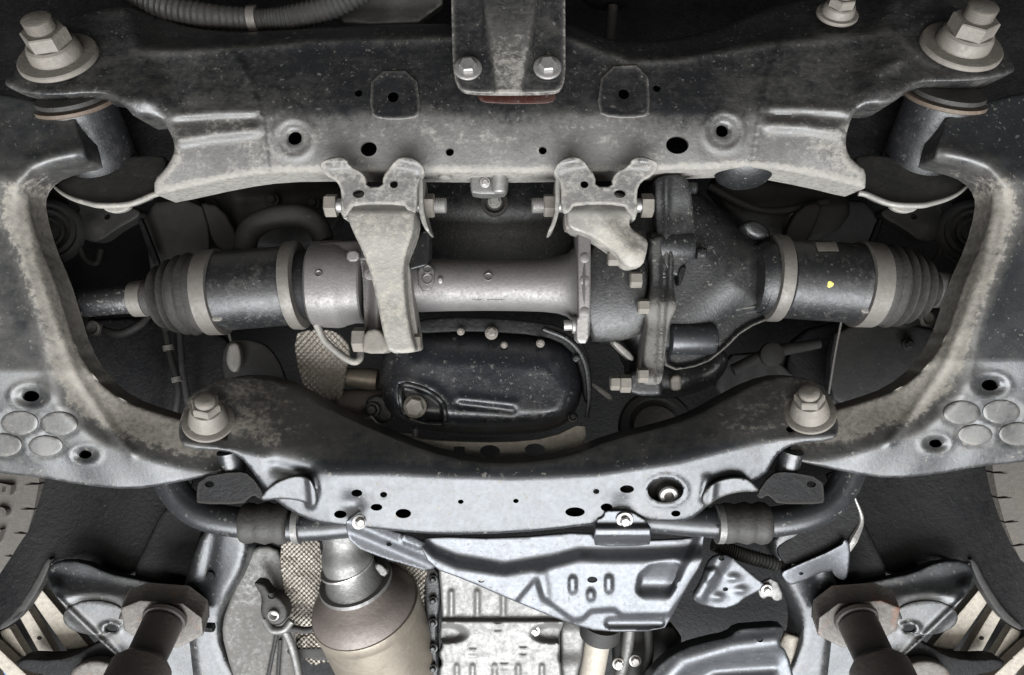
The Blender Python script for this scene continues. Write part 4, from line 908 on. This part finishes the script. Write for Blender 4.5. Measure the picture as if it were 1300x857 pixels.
o = relief('curved_arm', [(800, 900), (822, 860), (842, 838), (868, 822), (900, 813), (926, 808), (936, 798), (960, 796), (992, 794), (996, 800), (988, 818), (1000, 828), (1010, 870), (960, 866), (900, 870), (870, 900)], lambda x, y, d: -140 - .2*(y-820) + 12*g(segd(x, y, [(830, 880), (868, 840), (930, 822), (985, 815)]), 14) - 8*g(segd(x, y, [(860, 880), (905, 852), (980, 848)]), 9), 'bright', None, [ell(965, 813, 4, 2.6)], step=4, rnd=1, thick=20, rim=3)
tag(o, 'curved bright pressed arm under the plate with three bosses', 'arm')
BK = thing('black_stay', P(1050, 680, -110), 'folded black stay with bright lower flange beside the stabiliser bushing', 'stay')
relief('plate', [(985, 700), (990, 690), (1040, 650), (1076, 612), (1086, 620), (1094, 655), (1096, 664), (1080, 690), (1066, 698), (1000, 722)], lambda x, y, d: -110 + .15*(x-1040), 'deep', BK, step=5, rnd=1, thick=6, rim=2)
relief('flange', [(990, 728), (1000, 722), (1066, 694), (1074, 682), (1080, 694), (1078, 722), (1074, 737), (1062, 734), (1054, 722), (1010, 742), (1000, 742)], lambda x, y, d: -104 - .4*(y-715), 'bright', BK, [ell(1017, 728, 3, 2)], step=3, rnd=1, thick=4, rim=2)
tube('edge_bead', [P(1076, 612, -104), P(1086, 634, -102), P(1094, 660, -102), P(1084, 684, -102), P(1074, 702, -104)], [1.6, 1.6, 3, 6, 4], 'zinc', BK, n=8)

# ================================================================== both lower corners
for s in (-1, 1):
    who = 'beside the exhaust hanger' if s < 0 else 'beside the curved bright arm'
    FR = thing('frame_rail', P(mx(s, 275), 780, -140), 'satin blue-black frame rail with bright rounded edge ' + who, 'frame rail', 'frame rails')
    fo = [(228, 760), (240, 720), (258, 672), (280, 662), (306, 672), (318, 690), (308, 728), (288, 764), (279, 790), (282, 820), (306, 870), (320, 900), (250, 900), (244, 850), (238, 800)]
    relief('pressing', MX(s, fo), lambda x, y, d: -140 - .34*(y-760) - 5*g(segd(x, y, MX(s, [(270, 680), (262, 730), (244, 780)])), 9) + 1.5*np.sin(y/19.), 'bluepaint', FR, step=4, rnd=1, thick=50, rim=12, dust=lambda x, y, d: .05+.12*ss(20, 4, d))
    if s < 0:
        lathe('dimple_hole', P(267, 731, -128), (0, 0, 1), [(0, 7), (2, 6), (2.5, 3)], 'deep', FR, n=14)
        o = relief('body_panel', [(292, 760), (312, 700), (335, 690), (360, 700), (372, 780), (380, 830), (384, 900), (310, 900), (284, 820), (282, 790)], lambda x, y, d: -165 + .002*(x-330)**2 + 3*np.sin(y/23.)*np.sin(x/14.), 'panel', None, step=5, rnd=1, thick=10, rim=6, dust=lambda x, y, d: .25 + .2*ss(740, 800, y))
        tag(o, 'dusty grey floor panel between frame rail and exhaust hanger', 'panel')
        for pl in ([(338, 870), (346, 830), (352, 800)], [(352, 870), (354, 838), (356, 812)]):
            tube('crease', [P(x, y, -160) for x, y in pl], 3, 'deepgrey', o, n=8)
    else:
        o = relief('body_panel', [(985, 800), (1030, 812), (1036, 860), (1040, 900), (980, 900)], lambda x, y, d: -175 + 0*x, 'cream', None, [ell(1020, 830, 6, 4)], step=5, rnd=1, thick=10, rim=4)
        tag(o, 'cream panel corner with a small hole beside the octagonal plate', 'panel')
    LN = thing('mud_liner', P(mx(s, 130), 680, -205), 'black mud liner with wavy lower edge in the wheel arch ' + who, 'liner', 'mud liners')
    relief('sheet', MX(s, [(-60, 570), (90, 575), (250, 590), (236, 640), (200, 678), (186, 700), (178, 722), (160, 729), (140, 727), (124, 716), (104, 712), (66, 716), (44, 760), (16, 792), (-60, 820)]), lambda x, y, d: -215 + .12*(y-650) + 4*np.sin(x/21.), 'deep', LN, step=6, rnd=1, thick=4, rim=1)
    tube('edge_bead', [P(mx(s, x), y, -202) for x, y in ((66, 716), (84, 714), (104, 712), (124, 716), (140, 727), (160, 729), (178, 721), (186, 700), (200, 678))], 1.5, 'panel', LN, n=8)
    slab('flap_edge', MX(s, [(60, 708), (66, 712), (52, 745), (28, 782), (4, 800), (-6, 798), (20, 776), (44, 740)]), -196, 14, 'deepgrey', LN, rim=2, step=5)
    relief('inner_panel', MX(s, [(168, 728), (186, 690), (205, 650), (226, 636), (262, 660), (246, 710), (236, 760), (180, 760)]), lambda x, y, d: -185 + 0*x, 'deep', LN, step=6, rnd=1, thick=6, rim=3)
    AR = thing('lower_arm', P(mx(s, 160), 790, -150), 'black dished lower suspension arm with round hole ' + who, 'suspension arm', 'lower suspension arms')
    ao = [(58, 726), (70, 712), (104, 712), (140, 728), (166, 733), (190, 738), (240, 748), (258, 768), (262, 790), (258, 820), (262, 900), (205, 900), (165, 850), (120, 808), (88, 778), (66, 752)]
    def zar(x, y, d):
        xl = x if s < 0 else 1296 - x
        z = -170 + 20*ss(6, 44, segd(xl, y, [(66, 716), (140, 729), (190, 738), (240, 746)])) - .32*np.maximum(0, y-755)
        q = np.hypot((xl-118)/42., (y-783)/25.); z = z - 3*ss(1.25, 1.0, q)
        q = np.hypot((xl-141)/8., (y-798)/5.); z = z + 4*g(q-1.35, .5) - 3*g(q, .8)
        z = z + 7*g(segd(xl, y, [(72, 760), (122, 808), (170, 856)]), 5) + 6*g(np.hypot(xl-70, y-744), 9)
        return z + .5*np.sin(xl/13.)*np.sin(y/11.)
    relief('pressing', MX(s, ao), zar, 'bluepaint', AR, [MX(s, ell(141, 798, 8, 5))], step=3.6, rnd=1, thick=10, rim=3, dust=lambda x, y, d: .06 + .25*g(np.hypot(x-mx(s, 130), y-790), 60) - .25*ss(740, 715, y))
    relief('cover_disc', MX(s, ell(120, 784, 40, 22, 40)), lambda x, y, d: zar(x, y, d) + 2.2, 'bluepaint', AR, [MX(s, ell(141, 798, 8, 5))], step=3, rnd=0, thick=5, rim=1.2, dust=lambda x, y, d: .22)
    OC = thing('support_pad', P(mx(s, 208), 790, -100), 'rusty octagonal steel pad on a brown post lifting the arm ' + who, 'lift pad', 'lift pads on posts')
    oc = [(153, 772), (178, 762), (232, 766), (256, 784), (258, 806), (228, 822), (192, 822), (158, 800)]
    relief('pad', MX(s, oc), lambda x, y, d: -98 - .18*(y-790), 'rust', OC, step=4, rnd=0, thick=20, lean=(0, .9), rim=1.5)
    relief('pad_back', MX(s, [(158, 764), (176, 750), (232, 750), (258, 772), (259, 790), (150, 786)]), lambda x, y, d: -112 + 0*x, 'bronze', OC, step=4, rnd=0, thick=20, rim=3)
    pa = P(mx(s, 211), 782, -98); pb = P(mx(s, 160), 890, 10)
    axp = pb - pa; Lp = axp.length; kp = K(-80)
    lathe('post', pa, axp, [(0, 24*kp), (4, 28*kp), (9, 27*kp), (10, 23*kp), (13, 23*kp), (14, 25*kp), (62, 24*kp), (70, 24*kp), (74, 30*kp), (82, 36*kp), (Lp, 36*kp)], 'bronze', OC, n=44)
    for x, y in ((228, 779), (230, 796), (178, 812)): lathe('rust_spot', P(mx(s, x), y, -95 - .18*(y-790)), (0, 0, 1), [(0, 4), (1, 3.6), (1.5, 2)], 'rust', OC, n=10)
    if s < 0: hexagon('stop_bolt', P(262, 796, -120), (1, 0, .2), 7, 12, 'deep', OC)

    # tyre: sidewall towards the lens, blocks on the shoulder
    cx, cy, zt = (-261, 562, -232) if s < 0 else (1296+261+14, 548, -232)
    kt2 = K(zt); c = P(cx, cy, zt)
    TY = thing('tyre', c, 'mud-filmed tyre with raised letters behind the rail ' + who if s < 0 else 'dusty tyre shoulder just showing behind the rail ' + who, 'tyre', 'front tyres')
    axt = Vector((-.12*s*-1, 0, 1))
    lathe('carcass', c - axt.normalized()*120, axt, [(0, 300*kt2), (30, 322*kt2), (90, 322*kt2), (104, 318*kt2), (113, 311*kt2), (118, 300*kt2), (121, 286*kt2), (122, 270*kt2), (121, 240*kt2), (114, 205*kt2), (70, 200*kt2)], 'tyre', TY, n=120)
    lathe('rim', c - axt.normalized()*16, axt, [(0, 204*kt2), (10, 203*kt2), (12, 190*kt2), (-30, 180*kt2), (-34, 120*kt2), (-20, 70*kt2), (-18, 40*kt2), (-26, 36*kt2)], 'panel', TY, n=64)
    _, u, w = frame(axt); axn = axt.normalized()
    for i in range(64):
        a = 2*math.pi*i/64; di = u*math.cos(a) + w*math.sin(a)
        q = c + di*318*kt2
        if not (abs(q.x) < 900 and -500 < q.y < 120): continue
        px = CX + q.x*F/(F-q.z)
        if px < -40 or px > 1340: continue
        tg = axn.cross(di); vs = []
        for t in (-13.6, 13.6):
            for rr, hh in ((309*kt2, -9), (317*kt2, -13), (327*kt2, -22), (327*kt2, -70), (309*kt2, -70)):
                vs.append(tuple(c + di*rr + axn*hh + tg*t*kt2*(1 + .1*(hh < -20))))
        emit('tread_block', vs, [(0, 1, 2, 3, 4), (9, 8, 7, 6, 5)] + [(j, 5+j, 5+(j+1) % 5, (j+1) % 5) for j in range(5)], 'tyre', TY)
    if s < 0:
        # raised letters seen on the sidewall, reading down
        for i, (ch, a_deg) in enumerate((('E', -9.5), ('S', -15), ('T', -20.5), ('O', -26), ('N', -31.5))):
            cu = bpy.data.curves.new('t', 'FONT'); cu.body = ch; cu.size = 1; cu.extrude = .07; cu.align_x = 'CENTER'
            to = bpy.data.objects.new('t', cu); COL.objects.link(to); dg = bpy.context.evaluated_depsgraph_get(); dg.update()
            ev = to.evaluated_get(dg); me = ev.to_mesh(); a = math.radians(a_deg)
            rad = Vector((math.cos(a), math.sin(a), 0)); rad = (rad - axn*rad.dot(axn)).normalized(); tgl = rad.cross(axn).normalized()
            vs = [tuple(c + axn*1.5 + rad*((283 + v.co.y*38)*kt2) + tgl*(v.co.x*30*kt2) + axn*(v.co.z*60)) for v in me.vertices]
            fs = [tuple(p.vertices) for p in me.polygons]
            emit('letter', vs, fs, 'tyre', TY); ev.to_mesh_clear(); bpy.data.objects.remove(to); bpy.data.curves.remove(cu)

    # pale slats of the lift deck further up
    dk = ['between tyre and lower arm'][0]
    for i, (q, zz) in enumerate((([(34, 752), (48, 742), (118, 826), (96, 842)], -215), ([(22, 778), (34, 770), (78, 842), (62, 850)], -220), ([(0, 802), (12, 796), (56, 868), (30, 880)], -225), ([(-40, 836), (-20, 828), (20, 900), (-20, 900)], -230))):
        o = relief('deck_slat', MX(s, q), lambda x, y, d: zz + 0*x, 'cream', None, [MX(s, ell(q[0][0]*.5+q[2][0]*.5, q[0][1]*.5+q[2][1]*.5, 3.4, 2.6))] if i in (1, 2) else [], step=5, rnd=0, thick=14, rim=1.5)
        tag(o, ('widest cream slat beside the dished lower arm', 'narrow cream slat next to the widest slat', 'cream slat crossed by the angled lift arm', 'outermost cream slat against the far panel')[i] + (' on the lettered tyre side' if s < 0 else ' on the curved bright arm side'), 'slat', 'deck slats ' + ('by the lettered tyre' if s < 0 else 'by the curved arm'))
    LA = thing('lift_arm', P(mx(s, 60), 830, -180), 'angled black lift arm crossing the cream slats ' + ('on the lettered tyre side' if s < 0 else 'on the side of the curved bright arm'), 'lift arm', 'angled lift arms')
    relief('beam', MX(s, [(20, 836), (70, 838), (96, 832), (120, 818), (132, 812), (156, 834), (120, 852), (80, 862), (24, 850)]), lambda x, y, d: -172 - .1*(y-830), 'deep', LA, step=5, rnd=1, thick=30, rim=2)
    slab('edge', MX(s, [(-40, 806), (-30, 796), (70, 890), (50, 900)]), -200, 16, 'cream', LA, rim=2, step=6)
    relief('link', MX(s, [(88, 850), (110, 838), (134, 838), (160, 852), (150, 880), (92, 880)]), lambda x, y, d: -150 + 0*x, 'rust', LA, step=5, rnd=2, thick=16, rim=5)
    o = slab('outer_panel', MX(s, [(-80, 848), (0, 838), (30, 870), (30, 920), (-80, 920)]), -330, 10, 'blue' if s < 0 else 'panel', None, rim=1, step=12)
    tag(o, 'patch of blue panel past the cream slats' if s < 0 else 'patch of grey panel past the cream slats', 'panel')

# ================================================================== more of what shows in the gaps
for T_, cx_, yy_, sg in ((TL, 274, 412, 1), (TR, 1100, 402, -1)):
    slab('clamp_ear', [(cx_-8, yy_-14), (cx_+8, yy_-14), (cx_+9, yy_-4), (cx_-7, yy_-4)], ZT + 38, 16, 'band', T_, rim=2, step=3)
EB = thing('engine_casting', P(330, 260, -210), 'dim grey engine casting glimpsed above the fat arching hose', 'casting')
relief('block', [(220, 236), (300, 228), (430, 226), (440, 262), (420, 300), (380, 318), (300, 312), (240, 290)], lambda x, y, d: -225 + 12*g(x-300, 18) + 9*g(x-372, 14) + 8*g(y-250, 9), 'deepgrey', EB, step=6, rnd=1, thick=30, rim=8)
for x, y in ((268, 262), (346, 254), (398, 258)): bolt_head('bolt', x, y, -205, (0, 0, 1), 9, 6, 7, 'deepgrey', EB)
tube('pipe', [P(228, 240, -190), P(262, 278, -192), P(268, 330, -200)], 7, 'deepgrey', EB, n=12)
EB2 = thing('engine_casting', P(950, 250, -215), 'dim grey engine casting behind the differential cone', 'casting')
relief('block', [(890, 224), (960, 228), (1060, 236), (1085, 262), (1060, 300), (1000, 312), (940, 286)], lambda x, y, d: -225 + 10*g(x-1008, 14) + 9*g(y-262, 10), 'deepgrey', EB2, step=6, rnd=1, thick=30, rim=8)
slab('strut', [(1004, 262), (1022, 256), (1030, 284), (1018, 306), (998, 306)], -196, 18, 'dusty', EB2, rim=4, step=4)
tube('pipe', [P(900, 236, -190), P(950, 262, -190), P(990, 268, -195), P(1050, 256, -200)], 6, 'deepgrey', EB2, n=12)
WH = thing('wiring_harness', P(240, 470, -190), 'thin dark wiring harness with clips hanging behind the drive shaft boot', 'wiring')
tube('loom', [P(208, 410, -190), P(216, 450, -186), P(226, 490, -186), P(222, 530, -190)], 5, 'deepgrey', WH, n=10)
tube('wire', [P(290, 420, -170), P(296, 448, -168), P(288, 470, -168), P(300, 500, -172)], 2.5, 'panel', WH, n=8)
for x, y in ((213, 438), (224, 478)): lathe('clip', P(x, y, -188), (.2, -1, 0), [(0, 7), (.5, 8), (8, 8), (8.5, 7)], 'dusty', WH, n=16)
SP = thing('splash_panel', P(340, 490, -150), 'black splash panel with curved edge beside the dark dimpled heat foil', 'panel')
relief('sheet', [(286, 430), (330, 432), (352, 452), (366, 490), (388, 530), (370, 545), (300, 520), (280, 470)], lambda x, y, d: -140 - .1*(y-480) + 5*np.sin(y/18.), 'deepgrey', SP, step=5, rnd=2, thick=5, rim=2)
relief('stay', [(290, 436), (304, 434), (308, 462), (298, 476), (286, 462)], lambda x, y, d: -122 + 0*x, 'dusty', SP, step=4, rnd=2, thick=8, rim=4)
LK = thing('steering_link', P(1000, 450, -200), 'dim steering link crossing the gap under the labelled drive shaft', 'link')
tube('rod', [P(930, 470, -200), P(980, 448, -200), P(1040, 436, -205)], [9, 10, 8], 'deepgrey', LK, n=14)
lathe('joint', P(978, 450, -192), (0, 0, 1), [(0, 18), (10, 18), (14, 12)], 'deepgrey', LK, n=24)
relief('rib_plate', [(900, 480), (940, 440), (1010, 470), (1000, 500), (930, 520)], lambda x, y, d: -236 + 5*np.sin(x/8.), 'deepgrey', LK, step=5, rnd=1, thick=12, rim=4)
